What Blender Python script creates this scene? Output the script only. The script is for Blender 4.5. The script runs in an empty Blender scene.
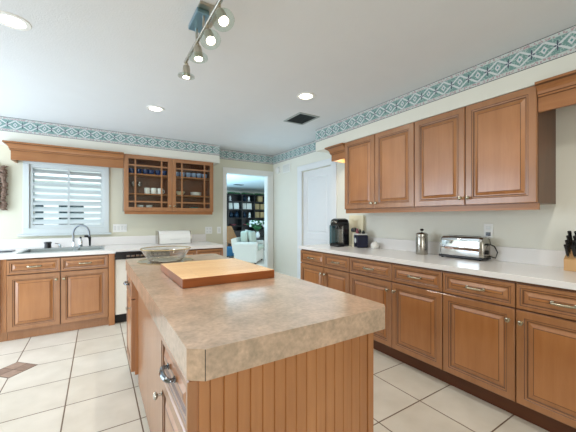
import bpy, bmesh, math, random
from mathutils import Vector, Matrix
PI = math.pi
SC = bpy.context.scene
COL = SC.collection
random.seed(4)

# ------------------------------------------------------------------ camera
cam_d = bpy.data.cameras.new('camera'); cam = bpy.data.objects.new('camera', cam_d); COL.objects.link(cam)
cam_d.sensor_width = 36.0; cam_d.lens = 301.4236 / 576 * 36; cam_d.shift_y = 2.25 / 576; cam_d.clip_start = 0.02
cam.location = (0, 0, 1.2604); cam.rotation_euler = (PI / 2, 0, -math.radians(32.2943))
SC.camera = cam
# ------------------------------------------------------------------ world, light, exposure
vs = SC.view_settings
SC.display_settings.display_device = 'sRGB'
vs.view_transform = 'Standard'; vs.look = 'None'; vs.gamma = 1.0; vs.use_curve_mapping = False
vs.exposure = 0.28
SC.cycles.use_denoising = True
SC.cycles.max_bounces = 10; SC.cycles.diffuse_bounces = 6; SC.cycles.glossy_bounces = 5
SC.cycles.transmission_bounces = 8; SC.cycles.transparent_max_bounces = 12
SC.cycles.sample_clamp_indirect = 6.0
W = bpy.data.worlds.new('daylight'); SC.world = W; W.use_nodes = True
bg = W.node_tree.nodes['Background']; bg.inputs[0].default_value = (0.80, 0.90, 1.0, 1); bg.inputs[1].default_value = 2.2

def area(name, loc, rot, sx, sy, power, color):
    l = bpy.data.lights.new(name, 'AREA'); l.shape = 'RECTANGLE'; l.size = sx; l.size_y = sy; l.energy = power; l.color = color
    o = bpy.data.objects.new(name, l); COL.objects.link(o); o.location = loc; o.rotation_euler = rot
    return o
# daylight through the patio door on the left; then two added fill lamps, rear and far room
area('patio_daylight', (-1.98, 3.65, 1.10), (0, -PI / 2, 0), 2.0, 2.5, 53, (0.72, 0.86, 1.0))
area('rear_fill', (-0.6, -1.86, 1.15), (PI / 2, 0, -0.35), 1.5, 1.4, 24, (1.0, 0.94, 0.86))  # unseen lamp added behind the camera to lift cabinet and island fronts
area('family_room_ceiling_fill', (2.2, 8.2, 1.0), (0, -PI / 2 - 1.35, 0), 1.0, 4.0, 150, (0.36, 0.74, 1.0))  # unseen lamp without a fixture, added to turn that ceiling blue

# ------------------------------------------------------------------ materials
def nmat(name):
    m = bpy.data.materials.new(name); m.use_nodes = True
    nt = m.node_tree; return m, nt, nt.nodes, nt.links, nt.nodes['Principled BSDF']
def s2l(c):
    f = lambda v: v / 12.92 if v <= 0.04045 else ((v + 0.055) / 1.055) ** 2.4
    return tuple(f(v / 255) for v in c) + (1,)
def plain(name, rgb, rough=0.5, metal=0.0, spec=0.5, emit=0, bump=0.0, bscale=60, vary=0.0, vscale=6, emit_rgb=None, coat=0):
    m, nt, N, L, P = nmat(name)
    c = s2l(rgb); P.inputs['Base Color'].default_value = c
    P.inputs['Roughness'].default_value = rough; P.inputs['Metallic'].default_value = metal
    P.inputs['Specular IOR Level'].default_value = spec; P.inputs['Coat Weight'].default_value = coat
    tc = N.new('ShaderNodeTexCoord')
    if emit: P.inputs['Emission Color'].default_value = s2l(emit_rgb or rgb); P.inputs['Emission Strength'].default_value = emit
    n = N.new('ShaderNodeTexNoise'); n.inputs['Scale'].default_value = vscale; n.inputs['Detail'].default_value = 3
    L.new(tc.outputs['Object'], n.inputs['Vector'])
    mx = N.new('ShaderNodeMix'); mx.data_type = 'RGBA'
    v = max(vary, 0.02)
    mx.inputs[6].default_value = tuple(x * (1 - v) for x in c[:3]) + (1,); mx.inputs[7].default_value = tuple(min(1, x * (1 + v)) for x in c[:3]) + (1,)
    L.new(n.outputs['Fac'], mx.inputs[0]); L.new(mx.outputs[2], P.inputs['Base Color'])
    if bump:
        n2 = N.new('ShaderNodeTexNoise'); n2.inputs['Scale'].default_value = bscale; n2.inputs['Detail'].default_value = 4
        L.new(tc.outputs['Object'], n2.inputs['Vector'])
        b = N.new('ShaderNodeBump'); b.inputs['Strength'].default_value = bump; b.inputs['Distance'].default_value = 0.01
        L.new(n2.outputs['Fac'], b.inputs['Height']); L.new(b.outputs[0], P.inputs['Normal'])
    return m
def wood(name, a, b, rough=0.38, axis='z', scale=1.0, coat=0.75):
    m, nt, N, L, P = nmat(name)
    tc = N.new('ShaderNodeTexCoord'); mp = N.new('ShaderNodeMapping')
    s = [22, 22, 22]; s['xyz'.index(axis)] = 1.6; mp.inputs['Scale'].default_value = [q * scale for q in s]
    L.new(tc.outputs['Object'], mp.inputs['Vector'])
    n = N.new('ShaderNodeTexNoise'); n.inputs['Scale'].default_value = 1.0; n.inputs['Detail'].default_value = 6; n.inputs['Roughness'].default_value = 0.65
    n.inputs['Distortion'].default_value = 0.6
    L.new(mp.outputs[0], n.inputs['Vector'])
    n2 = N.new('ShaderNodeTexNoise'); n2.inputs['Scale'].default_value = 3.0; n2.inputs['Detail'].default_value = 2
    L.new(tc.outputs['Object'], n2.inputs['Vector'])
    ad = N.new('ShaderNodeMath'); ad.operation = 'MULTIPLY_ADD'; ad.inputs[1].default_value = 0.5
    L.new(n2.outputs['Fac'], ad.inputs[0])
    m2 = N.new('ShaderNodeMath'); m2.operation = 'MULTIPLY'; m2.inputs[1].default_value = 0.5; L.new(n.outputs['Fac'], m2.inputs[0]); L.new(m2.outputs[0], ad.inputs[2])
    r = N.new('ShaderNodeValToRGB'); r.color_ramp.elements[0].position = 0.35; r.color_ramp.elements[1].position = 0.65
    r.color_ramp.elements[0].color = s2l(a); r.color_ramp.elements[1].color = s2l(b)
    L.new(ad.outputs[0], r.inputs[0]); L.new(r.outputs[0], P.inputs['Base Color'])
    P.inputs['Roughness'].default_value = rough; P.inputs['Coat Weight'].default_value = coat; P.inputs['Coat Roughness'].default_value = 0.20; P.inputs['Coat IOR'].default_value = 1.6
    return m
def pane_mat(name, tint, refl=1.0):
    m = bpy.data.materials.new(name); m.use_nodes = True; nt = m.node_tree; N = nt.nodes; L = nt.links
    N.remove(N['Principled BSDF']); out = N['Material Output']
    t = N.new('ShaderNodeBsdfTransparent'); t.inputs[0].default_value = tint
    g = N.new('ShaderNodeBsdfGlossy'); g.inputs['Roughness'].default_value = 0.02
    lw = N.new('ShaderNodeLayerWeight'); lw.inputs[0].default_value = 0.5
    f = N.new('ShaderNodeMath'); f.operation = 'POWER'; f.inputs[1].default_value = 4.0; L.new(lw.outputs['Facing'], f.inputs[0])
    mu = N.new('ShaderNodeMath'); mu.operation = 'MULTIPLY_ADD'; mu.inputs[1].default_value = 0.7 * refl; mu.inputs[2].default_value = 0.04 * refl; mu.use_clamp = True
    mx = N.new('ShaderNodeMixShader')
    L.new(f.outputs[0], mu.inputs[0]); L.new(mu.outputs[0], mx.inputs[0]); L.new(t.outputs[0], mx.inputs[1]); L.new(g.outputs[0], mx.inputs[2]); L.new(mx.outputs[0], out.inputs[0])
    return m

M = {}
M['wall'] = plain('cream_wall_paint', (212, 211, 193), 0.75, bump=0.06, bscale=90)
M['wall_white'] = plain('pale_wall_paint', (226, 226, 216), 0.75, bump=0.06, bscale=90)
M['ceiling'] = plain('textured_ceiling_paint', (214, 217, 219), 0.85, bump=0.22, bscale=110)
M['white'] = plain('white_gloss_paint', (232, 233, 230), 0.4)
M['door_white'] = plain('white_door_paint', (226, 230, 233), 0.45)
M['shutter'] = plain('white_shutter_paint', (208, 217, 219), 0.45)
M['wood'] = wood('honey_maple', (156, 99, 51), (178, 121, 71))
M['wood_h'] = wood('honey_maple_horizontal', (148, 95, 52), (168, 115, 70), axis='x', coat=0.1)
M['glaze_and_gap_shade'] = wood('maple_dark_glaze_and_gap_shade', (88, 54, 30), (110, 70, 40), coat=0.1)  # real glaze in grooves; on carcasses it paints shade into the door gaps
M['frame_wood'] = wood('maple_door_frame', (148, 99, 59), (168, 117, 76))
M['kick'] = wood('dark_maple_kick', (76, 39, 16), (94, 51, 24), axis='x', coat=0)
M['gap'] = plain('shadowed_gap_wood', (70, 38, 20), 0.7)
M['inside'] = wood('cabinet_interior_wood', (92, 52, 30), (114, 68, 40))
M['white_top'] = plain('white_laminate', (232, 230, 228), 0.22, vary=0.02)
M['nickel'] = plain('brushed_nickel', (190, 184, 170), 0.28, 1.0)
M['antique'] = plain('antique_pewter', (178, 168, 146), 0.25, 1.0)
M['chrome'] = plain('chrome', (225, 228, 230), 0.06, 1.0)
M['steel'] = plain('stainless_steel', (176, 172, 164), 0.24, 1.0)
M['sink_steel'] = plain('satin_sink_steel', (150, 160, 162), 0.35, 1.0)
M['dark_chrome'] = plain('dark_chrome', (120, 124, 128), 0.12, 1.0)
M['black'] = plain('black_plastic', (16, 17, 20), 0.25)
M['black_matte'] = plain('matte_black_rubber', (20, 20, 22), 0.6)
M['teal_tank'] = plain('smoky_teal_plastic', (58, 92, 100), 0.15)
M['navy'] = plain('navy_enamel', (22, 26, 52), 0.2)
M['cream'] = plain('cream_ceramic', (236, 228, 198), 0.35)
M['white_cer'] = plain('white_ceramic', (238, 238, 234), 0.2)
M['blue_cer'] = plain('blue_ceramic', (46, 66, 116), 0.2, vary=0.25, vscale=40)
M['bluewhite'] = plain('blue_and_white_ceramic', (150, 172, 205), 0.2, vary=0.5, vscale=60)
M['teal_cer'] = plain('teal_ceramic', (40, 150, 155), 0.2)
M['beige_pl'] = plain('pale_grey_plastic', (216, 218, 216), 0.4)
M['white_app'] = plain('white_appliance_enamel', (228, 224, 214), 0.3)
M['bulb'] = plain('lit_bulb', (255, 246, 226), 0.4, emit=14)
M['can_glow'] = plain('lit_downlight_lens', (255, 240, 214), 0.4, emit=9)
M['vent_dark'] = plain('dark_vent_louvre', (48, 62, 60), 0.6)
M['garland'] = plain('dried_brown_garland', (120, 98, 84), 0.8, vary=0.5, vscale=50, bump=0.5, bscale=120)
M['block'] = wood('pale_block_wood', (196, 150, 96), (214, 170, 114))
M['sofa'] = plain('pale_sofa_fabric', (200, 196, 186), 0.9, bump=0.2, bscale=300)
M['sofa_cushion'] = plain('grey_green_cushion', (170, 178, 164), 0.9, bump=0.2, bscale=300)
M['dark_shelf'] = wood('near_black_shelf_wood', (7, 11, 12), (14, 19, 19), axis='x', coat=0)
M['green'] = plain('leaf_green', (52, 110, 62), 0.6, vary=0.4, vscale=30)
M['petal'] = plain('white_petal', (238, 240, 240), 0.7)
M['pink'] = plain('dusty_rose', (150, 84, 92), 0.7, vary=0.3)
M['blue_fab'] = plain('blue_fabric', (50, 104, 140), 0.85)
M['brown_wood'] = wood('mid_brown_wood', (150, 98, 52), (176, 122, 70))
M['dark_navy'] = plain('dark_navy_glaze', (28, 44, 60), 0.25)
M['frame_cream'] = plain('cream_card', (240, 238, 228), 0.7)
M['amber'] = plain('tan_spines', (172, 148, 104), 0.6, vary=0.4, vscale=20)
M['grey_ext'] = plain('white_stucco', (240, 240, 236), 0.9)
M['ext_glass'] = plain('dark_window_glass', (26, 52, 60), 0.15)
M['grass'] = plain('lawn', (90, 120, 70), 0.9, vary=0.3)
M['pane'] = pane_mat('clear_pane', (0.97, 0.99, 0.98, 1), 0.15)
M['smoked'] = pane_mat('spot_glass', (0.90, 0.97, 0.95, 1), 1.6)
m, nt, N, L, P = nmat('clear_glass'); M['glass'] = m
P.inputs['Transmission Weight'].default_value = 1.0; P.inputs['Roughness'].default_value = 0.0; P.inputs['IOR'].default_value = 1.45
P.inputs['Base Color'].default_value = (0.97, 0.97, 0.95, 1)
M['bowl_glass'] = pane_mat('bowl_glass', (0.95, 0.955, 0.94, 1), 2.4)
M['rim'] = plain('gilt_glass_rim', (206, 186, 140), 0.15, 0.6)

# floor tile: 41 cm cream squares with brown grout
m, nt, N, L, P = nmat('cream_floor_tile'); M['tile'] = m
tc = N.new('ShaderNodeTexCoord'); mp = N.new('ShaderNodeMapping'); T = 0.4129
mp.inputs['Location'].default_value = (-0.2334 + 0.004 + 20 * T, -2.1036 + 0.004 + 20 * T, 0)
L.new(tc.outputs['Object'], mp.inputs['Vector'])
br = N.new('ShaderNodeTexBrick'); br.offset = 0.0; br.squash = 1.0
br.inputs['Scale'].default_value = 1.0; br.inputs['Brick Width'].default_value = T; br.inputs['Row Height'].default_value = T
br.inputs['Mortar Size'].default_value = 0.0042; br.inputs['Mortar Smooth'].default_value = 0.1; br.inputs['Bias'].default_value = 0
br.inputs['Color1'].default_value = s2l((224, 219, 208)); br.inputs['Color2'].default_value = s2l((217, 211, 198)); br.inputs['Mortar'].default_value = s2l((112, 92, 74))
L.new(mp.outputs[0], br.inputs['Vector'])
nz = N.new('ShaderNodeTexNoise'); nz.inputs['Scale'].default_value = 5; nz.inputs['Detail'].default_value = 5; L.new(tc.outputs['Object'], nz.inputs['Vector'])
rp = N.new('ShaderNodeValToRGB'); rp.color_ramp.elements[0].color = (0.86, 0.85, 0.83, 1); rp.color_ramp.elements[1].color = (1, 1, 1, 1)
rp.color_ramp.elements[0].position = 0.3; rp.color_ramp.elements[1].position = 0.7
L.new(nz.outputs['Fac'], rp.inputs[0])
mx = N.new('ShaderNodeMix'); mx.data_type = 'RGBA'; mx.blend_type = 'MULTIPLY'; mx.inputs[0].default_value = 1
L.new(br.outputs['Color'], mx.inputs[6]); L.new(rp.outputs[0], mx.inputs[7]); L.new(mx.outputs[2], P.inputs['Base Color'])
P.inputs['Roughness'].default_value = 0.35
bm_ = N.new('ShaderNodeBump'); bm_.inputs['Strength'].default_value = 0.4; bm_.inputs['Distance'].default_value = 0.003; bm_.invert = True
L.new(br.outputs['Fac'], bm_.inputs['Height']); L.new(bm_.outputs[0], P.inputs['Normal'])

# island laminate: mottled tan stone look
m, nt, N, L, P = nmat('tan_stone_laminate'); M['laminate'] = m
tc = N.new('ShaderNodeTexCoord')
n1 = N.new('ShaderNodeTexNoise'); n1.inputs['Scale'].default_value = 9; n1.inputs['Detail'].default_value = 8; n1.inputs['Roughness'].default_value = 0.7; L.new(tc.outputs['Object'], n1.inputs['Vector'])
n2 = N.new('ShaderNodeTexNoise'); n2.inputs['Scale'].default_value = 70; n2.inputs['Detail'].default_value = 4; L.new(tc.outputs['Object'], n2.inputs['Vector'])
ad = N.new('ShaderNodeMath'); ad.operation = 'MULTIPLY_ADD'; ad.inputs[1].default_value = 0.35; L.new(n2.outputs['Fac'], ad.inputs[0])
m3 = N.new('ShaderNodeMath'); m3.operation = 'MULTIPLY'; m3.inputs[1].default_value = 0.65; L.new(n1.outputs['Fac'], m3.inputs[0]); L.new(m3.outputs[0], ad.inputs[2])
r = N.new('ShaderNodeValToRGB'); e = r.color_ramp.elements
e[0].position = 0.32; e[0].color = s2l((138, 124, 104)); e[1].position = 0.66; e[1].color = s2l((208, 177, 152))
q = r.color_ramp.elements.new(0.5); q.color = s2l((180, 155, 132))
L.new(ad.outputs[0], r.inputs[0]); L.new(r.outputs[0], P.inputs['Base Color']); P.inputs['Roughness'].default_value = 0.36; P.inputs['Coat Weight'].default_value = 1.0; P.inputs['Coat Roughness'].default_value = 0.16; P.inputs['Coat IOR'].default_value = 1.7

# cutting board: narrow maple staves
m, nt, N, L, P = nmat('butcher_block_maple'); M['butcher'] = m
tc = N.new('ShaderNodeTexCoord'); br = N.new('ShaderNodeTexBrick'); br.offset = 0.5
br.inputs['Scale'].default_value = 1.0; br.inputs['Brick Width'].default_value = 0.34; br.inputs['Row Height'].default_value = 0.036
br.inputs['Mortar Size'].default_value = 0.0006; br.inputs['Color1'].default_value = s2l((238, 204, 158)); br.inputs['Color2'].default_value = s2l((228, 188, 138)); br.inputs['Mortar'].default_value = s2l((170, 118, 70))
L.new(tc.outputs['Object'], br.inputs['Vector'])
n1 = N.new('ShaderNodeTexNoise'); n1.inputs['Scale'].default_value = 1; n1.inputs['Detail'].default_value = 5
mp = N.new('ShaderNodeMapping'); mp.inputs['Scale'].default_value = (5, 90, 60); L.new(tc.outputs['Object'], mp.inputs['Vector']); L.new(mp.outputs[0], n1.inputs['Vector'])
rp = N.new('ShaderNodeValToRGB'); rp.color_ramp.elements[0].color = (0.8, 0.78, 0.75, 1); rp.color_ramp.elements[1].color = (1, 1, 1, 1); L.new(n1.outputs['Fac'], rp.inputs[0])
mx = N.new('ShaderNodeMix'); mx.data_type = 'RGBA'; mx.blend_type = 'MULTIPLY'; mx.inputs[0].default_value = 1
L.new(br.outputs['Color'], mx.inputs[6]); L.new(rp.outputs[0], mx.inputs[7]); L.new(mx.outputs[2], P.inputs['Base Color']); P.inputs['Roughness'].default_value = 0.35
M['board_edge'] = wood('dark_board_end_grain', (118, 60, 20), (158, 86, 34), axis='x', scale=2, coat=0)

# wallpaper border: bow-tie leaves in teal on pale ground, dark pinstripes
def border_mat():
    m, nt, N, L, P = nmat('teal_motif_wallpaper_border')
    tc = N.new('ShaderNodeTexCoord'); sp = N.new('ShaderNodeSeparateXYZ'); L.new(tc.outputs['Object'], sp.inputs[0])
    def mth(op, a, b=None, c=None):
        n = N.new('ShaderNodeMath'); n.operation = op
        for i, v in enumerate((a, b, c)):
            if v is None: continue
            if isinstance(v, (int, float)): n.inputs[i].default_value = v
            else: L.new(v, n.inputs[i])
        return n.outputs[0]
    u = mth('SUBTRACT', mth('FRACT', mth('DIVIDE', sp.outputs[0], 0.1355)), 0.5)       # -.5...5 around a motif
    v = mth('SUBTRACT', mth('DIVIDE', sp.outputs[2], 0.166), 0.5)
    au = mth('ABSOLUTE', u); av = mth('ABSOLUTE', v)
    w = mth('SUBTRACT', 0.5, au)                                                       # distance from the midpoint between motifs
    lt = lambda a, b: mth('LESS_THAN', a, b)
    AND = lambda a, b: mth('MULTIPLY', a, b); OR = lambda a, b: mth('MAXIMUM', a, b)
    band = lt(av, 0.31)
    near = lambda a, b, t: lt(mth('ABSOLUTE', mth('SUBTRACT', a, b)), t)
    nz = N.new('ShaderNodeTexNoise'); nz.inputs['Scale'].default_value = 90; nz.inputs['Detail'].default_value = 2; L.new(tc.outputs['Object'], nz.inputs['Vector'])
    leaf = AND(lt(nz.outputs['Fac'], 0.56), band)
    cross = AND(near(av, mth('MULTIPLY', au, 0.62), 0.05), band)
    dia = AND(lt(mth('ADD', w, mth('MULTIPLY', av, 0.9)), 0.15), band)
    diai = lt(mth('ADD', w, mth('MULTIPLY', av, 0.9)), 0.06)
    pet = lt(mth('ADD', mth('POWER', mth('DIVIDE', u, 0.035), 2.0), mth('POWER', mth('DIVIDE', mth('SUBTRACT', av, 0.10), 0.10), 2.0)), 1.0)
    pet2 = lt(mth('ADD', mth('POWER', mth('DIVIDE', mth('SUBTRACT', au, 0.09), 0.06), 2.0), mth('POWER', mth('DIVIDE', v, 0.035), 2.0)), 1.0)
    edge = AND(lt(0.34, av), lt(av, 0.45))
    vz = N.new('ShaderNodeTexVoronoi'); vz.inputs['Scale'].default_value = 80; L.new(tc.outputs['Object'], vz.inputs['Vector'])
    fleck = AND(edge, lt(vz.outputs['Distance'], 0.46))
    def lay(prev, fac, rgb):
        x = N.new('ShaderNodeMix'); x.data_type = 'RGBA'
        if isinstance(prev, tuple): x.inputs[6].default_value = prev
        else: L.new(prev, x.inputs[6])
        x.inputs[7].default_value = s2l(rgb); L.new(fac, x.inputs[0]); return x.outputs[2]
    c = lay(s2l((196, 204, 202)), band, (164, 186, 182)); c = lay(c, leaf, (112, 150, 146))
    c = lay(c, cross, (206, 212, 214)); c = lay(c, dia, (206, 208, 212)); c = lay(c, diai, (96, 152, 152))
    c = lay(c, pet2, (88, 100, 116)); c = lay(c, pet, (72, 84, 100)); c = lay(c, fleck, (176, 148, 154))
    c = lay(c, AND(lt(0.31, av), lt(av, 0.33)), (150, 168, 168)); c = lay(c, lt(0.472, av), (72, 80, 82))
    L.new(c, P.inputs['Base Color']); P.inputs['Roughness'].default_value = 0.6
    return m
M['border'] = border_mat()

# ------------------------------------------------------------------ mesh builder
class MB:
    def __init__(s): s.bm = bmesh.new(); s.mi = 0
    def face(s, vs, mi=None):
        try:
            f = s.bm.faces.new(vs); f.material_index = s.mi if mi is None else mi; return f
        except ValueError: return None
    def box(s, x0, x1, y0, y1, z0, z1, mi=None):
        v = [s.bm.verts.new((x, y, z)) for z in (z0, z1) for y in (y0, y1) for x in (x0, x1)]
        for a in ((0, 2, 3, 1), (4, 5, 7, 6), (0, 1, 5, 4), (2, 6, 7, 3), (0, 4, 6, 2), (1, 3, 7, 5)): s.face([v[i] for i in a], mi)
        return v
    def bbox(s, x0, x1, y0, y1, z0, z1, b=0.004, seg=2, mi=None):
        v = s.box(x0, x1, y0, y1, z0, z1, mi); vset = set(v)
        es = [e for e in s.bm.edges if e.verts[0] in vset and e.verts[1] in vset]
        bmesh.ops.bevel(s.bm, geom=es, offset=b, segments=seg, affect='EDGES', profile=0.5)
    def hull(s, pts_lo, pts_hi, mi=None):           # prism between two matching rings
        a = [s.bm.verts.new(p) for p in pts_lo]; b = [s.bm.verts.new(p) for p in pts_hi]; n = len(a)
        s.face(a[::-1], mi); s.face(b, mi)
        for i in range(n): s.face([a[i], a[(i + 1) % n], b[(i + 1) % n], b[i]], mi)
    def loft(s, rings, cap=True, mi=None, mis=None):
        R = [[s.bm.verts.new(p) for p in r] for r in rings]; n = len(R[0])
        for q, (a, b) in enumerate(zip(R, R[1:])):
            for i in range(n): s.face([a[i], a[(i + 1) % n], b[(i + 1) % n], b[i]], mis[q] if mis else mi)
        if cap: s.face(R[0][::-1], mi); s.face(R[-1], mi)
    def lathe(s, prof, c=(0, 0, 0), n=24, axis=(0, 0, 1), mi=None, closed=False):
        az = Vector(axis).normalized(); ax = az.orthogonal().normalized(); ay = az.cross(ax); c = Vector(c)
        rings = []
        for r, z in prof:
            if r < 1e-6: rings.append([s.bm.verts.new(c + az * z)])
            else: rings.append([s.bm.verts.new(c + az * z + ax * (r * math.cos(2 * PI * i / n)) + ay * (r * math.sin(2 * PI * i / n))) for i in range(n)])
        if closed: rings.append(rings[0])
        for a, b in zip(rings, rings[1:]):
            for i in range(n):
                j = (i + 1) % n
                if len(a) == 1 and len(b) == 1: continue
                if len(a) == 1: s.face([a[0], b[j], b[i]], mi)
                elif len(b) == 1: s.face([a[i], a[j], b[0]], mi)
                else: s.face([a[i], a[j], b[j], b[i]], mi)
        if not closed:
            if len(rings[0]) > 1: s.face(rings[0][::-1], mi)
            if len(rings[-1]) > 1: s.face(rings[-1], mi)
    def tube(s, pts, r, n=8, mi=None):
        pts = [Vector(p) for p in pts]; rings = []; up = None
        for i, p in enumerate(pts):
            d = ((pts[min(i + 1, len(pts) - 1)] - pts[max(i - 1, 0)])).normalized()
            if up is None: up = d.orthogonal().normalized()
            up = (up - d * up.dot(d)).normalized(); sd = d.cross(up)
            rr = r[i] if isinstance(r, (list, tuple)) else r
            rings.append([p + up * (rr * math.cos(2 * PI * k / n)) + sd * (rr * math.sin(2 * PI * k / n)) for k in range(n)])
        s.loft(rings, True, mi)
    def ball(s, c, rx, ry=None, rz=None, n=12, m=8, mi=None):
        ry = ry or rx; rz = rz or rx; c = Vector(c)
        rings = [[c + Vector((rx * math.sin(PI * j / m) * math.cos(2 * PI * i / n), ry * math.sin(PI * j / m) * math.sin(2 * PI * i / n), -rz * math.cos(PI * j / m))) for i in range(n)] for j in range(1, m)]
        R = [[s.bm.verts.new(p) for p in r] for r in rings]
        a = s.bm.verts.new(c - Vector((0, 0, rz))); b = s.bm.verts.new(c + Vector((0, 0, rz)))
        for p, q in zip(R, R[1:]):
            for i in range(n): s.face([p[i], p[(i + 1) % n], q[(i + 1) % n], q[i]], mi)
        for i in range(n): s.face([a, R[0][(i + 1) % n], R[0][i]], mi); s.face([b, R[-1][i], R[-1][(i + 1) % n]], mi)
    def panel(s, x0, x1, z0, z1, y, t, fr=0.062, mi_glaze=1, raised=True):
        """raised-panel front: back at y, front face at y - t, local x right, z up"""
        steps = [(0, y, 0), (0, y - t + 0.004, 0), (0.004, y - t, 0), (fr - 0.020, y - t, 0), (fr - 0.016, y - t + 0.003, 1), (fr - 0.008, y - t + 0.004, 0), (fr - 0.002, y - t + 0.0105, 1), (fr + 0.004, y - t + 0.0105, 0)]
        if raised: steps += [(fr + 0.024, y - t + 0.003, 0), (fr + 0.028, y - t + 0.002, 1)]
        R = []
        for i, yy, g in steps:
            R.append([s.bm.verts.new(p) for p in ((x0 + i, yy, z0 + i), (x1 - i, yy, z0 + i), (x1 - i, yy, z1 - i), (x0 + i, yy, z1 - i))])
        for k, (a, b) in enumerate(zip(R, R[1:])):
            for i in range(4): s.face([a[i], a[(i + 1) % 4], b[(i + 1) % 4], b[i]], mi_glaze if steps[k + 1][2] else (2 if k < 7 else 0))
        s.face(R[0][::-1], 0); s.face(R[-1], 0)
    def build(s, name, mats, parent=None, smooth=False, loc=None, rot=None):
        bmesh.ops.recalc_face_normals(s.bm, faces=s.bm.faces)
        me = bpy.data.meshes.new(name); s.bm.to_mesh(me); s.bm.free()
        if not isinstance(mats, (list, tuple)): mats = [mats]
        for m in mats: me.materials.append(m)
        if smooth:
            for p in me.polygons: p.use_smooth = True
            try: me.set_sharp_from_angle(angle=math.radians(38))
            except Exception: pass
        o = bpy.data.objects.new(name, me); COL.objects.link(o)
        if parent: o.parent = parent
        if loc: o.location = loc
        if rot: o.rotation_euler = rot
        return o
def tag(o, label=None, cat=None, group=None, kind=None):
    if label: o['label'] = label
    if cat: o['category'] = cat
    if group: o['group'] = group
    if kind: o['kind'] = kind
    return o
def thing(name, label, cat, loc=(0, 0, 0), rz=0, group=None):
    o = bpy.data.objects.new(name, None); COL.objects.link(o); o.location = loc; o.rotation_euler = (0, 0, rz); o.empty_display_size = 0.1
    return tag(o, label, cat, group)
def kids(o): return [c for c in bpy.data.objects if c.parent == o]
def copy_tree(o, parent=None):
    c = o.copy(); COL.objects.link(c)
    if parent: c.parent = parent
    for k in kids(o): copy_tree(k, c)
    return c
def copy_thing(o, label, loc=None, rz=None):
    c = copy_tree(o); c['label'] = label
    if loc: c.location = loc
    if rz is not None: c.rotation_euler = (0, 0, rz)
    return c
def struct(name, mb, mat, parent=None, loc=None, rot=None):
    o = mb.build(name, mat, parent, loc=loc, rot=rot); o['kind'] = 'structure'; return o
def rects(mb, rows, mi=None, mis=None):                        # loft of rectangles (x0,x1,y0,y1,z)
    mb.loft([[(a, c, z), (b, c, z), (b, d, z), (a, d, z)] for a, b, c, d, z in rows], True, mi, mis)

# ------------------------------------------------------------------ room shell
CH = 2.44; WX = 2.80; BY = 4.95; LX = -1.9; RY = -1.9
b = MB(); b.box(LX - 0.1, 7.6, RY - 0.1, 12.2, -0.06, 0); struct('floor', b, M['tile'])
b = MB(); b.box(LX - 0.1, WX + 0.12, RY - 0.1, BY + 0.12, CH, CH + 0.08); struct('ceiling', b, M['ceiling'])
b = MB(); b.box(0.9, 7.6, BY + 0.12, 12.2, CH, CH + 0.08); struct('ceiling_family_room', b, M['ceiling'])
# wall with the window and the doorway (window x -.715...065, z 1.13-1.93; doorway x 1.877-2.677, z 0-2.04)
wx0, wx1, wz0, wz1 = -0.725, 0.075, 1.135, 1.945; dx0, dx1, dz = 1.872, 2.682, 2.045
b = MB(); y0, y1 = BY, BY + 0.12
b.box(LX, wx0, y0, y1, 0, CH); b.box(wx0, wx1, y0, y1, 0, wz0); b.box(wx0, wx1, y0, y1, wz1, CH)
b.box(wx1, dx0, y0, y1, 0, CH); b.box(dx0, dx1, y0, y1, dz, CH); b.box(dx1, WX + 0.12, y0, y1, 0, CH)
struct('wall_back', b, M['wall'])
# right wall with the white door's opening (y 3.27-4.02)
ry0, ry1, rz = 3.28, 4.00, 2.02
b = MB(); b.box(WX, WX + 0.12, RY, ry0, 0, CH); b.box(WX, WX + 0.12, ry0, ry1, rz, CH); b.box(WX, WX + 0.12, ry1, BY, 0, CH)
struct('wall_right', b, M['wall_white'])
b = MB(); b.box(LX - 0.1, LX, RY, 2.4, 0, CH); b.box(LX - 0.1, LX, 2.4, 4.9, 2.1, CH); b.box(LX - 0.1, LX, 4.9, BY + 0.12, 0, CH)
struct('wall_left', b, M['wall'])
b = MB(); b.box(LX, -1.4, RY - 0.1, RY, 0, CH); b.box(-1.4, 0.2, RY - 0.1, RY, 0, 0.4); b.box(-1.4, 0.2, RY - 0.1, RY, 1.9, CH); b.box(0.2, WX + 0.12, RY - 0.1, RY, 0, CH)  # opening made up for the rear fill lamp
struct('wall_rear', b, M['wall'])
# family room walls
b = MB(); b.box(0.9, 1.0, BY + 0.12, 5.9, 0, CH); b.box(0.9, 1.0, 10.5, 12.2, 0, CH); struct('wall_family_left', b, M['wall_white'])
b = MB(); b.box(7.5, 7.6, BY + 0.12, 12.2, 0, CH); struct('wall_family_right', b, M['wall_white'])
b = MB(); b.box(1.0, 7.5, 12.1, 12.2, 0, CH); struct('wall_family_back', b, M['wall_white'])
# soffits
SZ = 2.152
b = MB(); b.box(LX, 1.671, 4.716, BY, SZ, CH); struct('trim_1', b, M['wall_white'])
b = MB(); b.box(2.467, WX, -1.5, 3.209, SZ, CH); struct('trim_2', b, M['wall_white'])
# wallpaper border strips (local x along the run, z up)
def border(n, x_len, loc, rz):
    b = MB(); b.box(0, x_len, -0.0015, 0, 0, 0.166); struct('trim_%d' % n, b, M['border'], loc=loc, rot=(0, 0, rz))
BZ = CH - 0.166
border(3, 1.671 + 1.9 + 0.0015, (LX - 0.003, 4.716, BZ), 0)
border(4, BY - 4.716, (1.671, 4.716, BZ), PI / 2)
border(5, WX - 1.671, (1.671, BY, BZ), 0)
border(6, BY - 3.209, (WX, BY, BZ), -PI / 2)
border(7, WX - 2.467, (WX, 3.209, BZ), PI)     # far end of right soffit
border(8, 3.209 + 1.5, (2.467, 3.209, BZ), -PI / 2)
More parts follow.
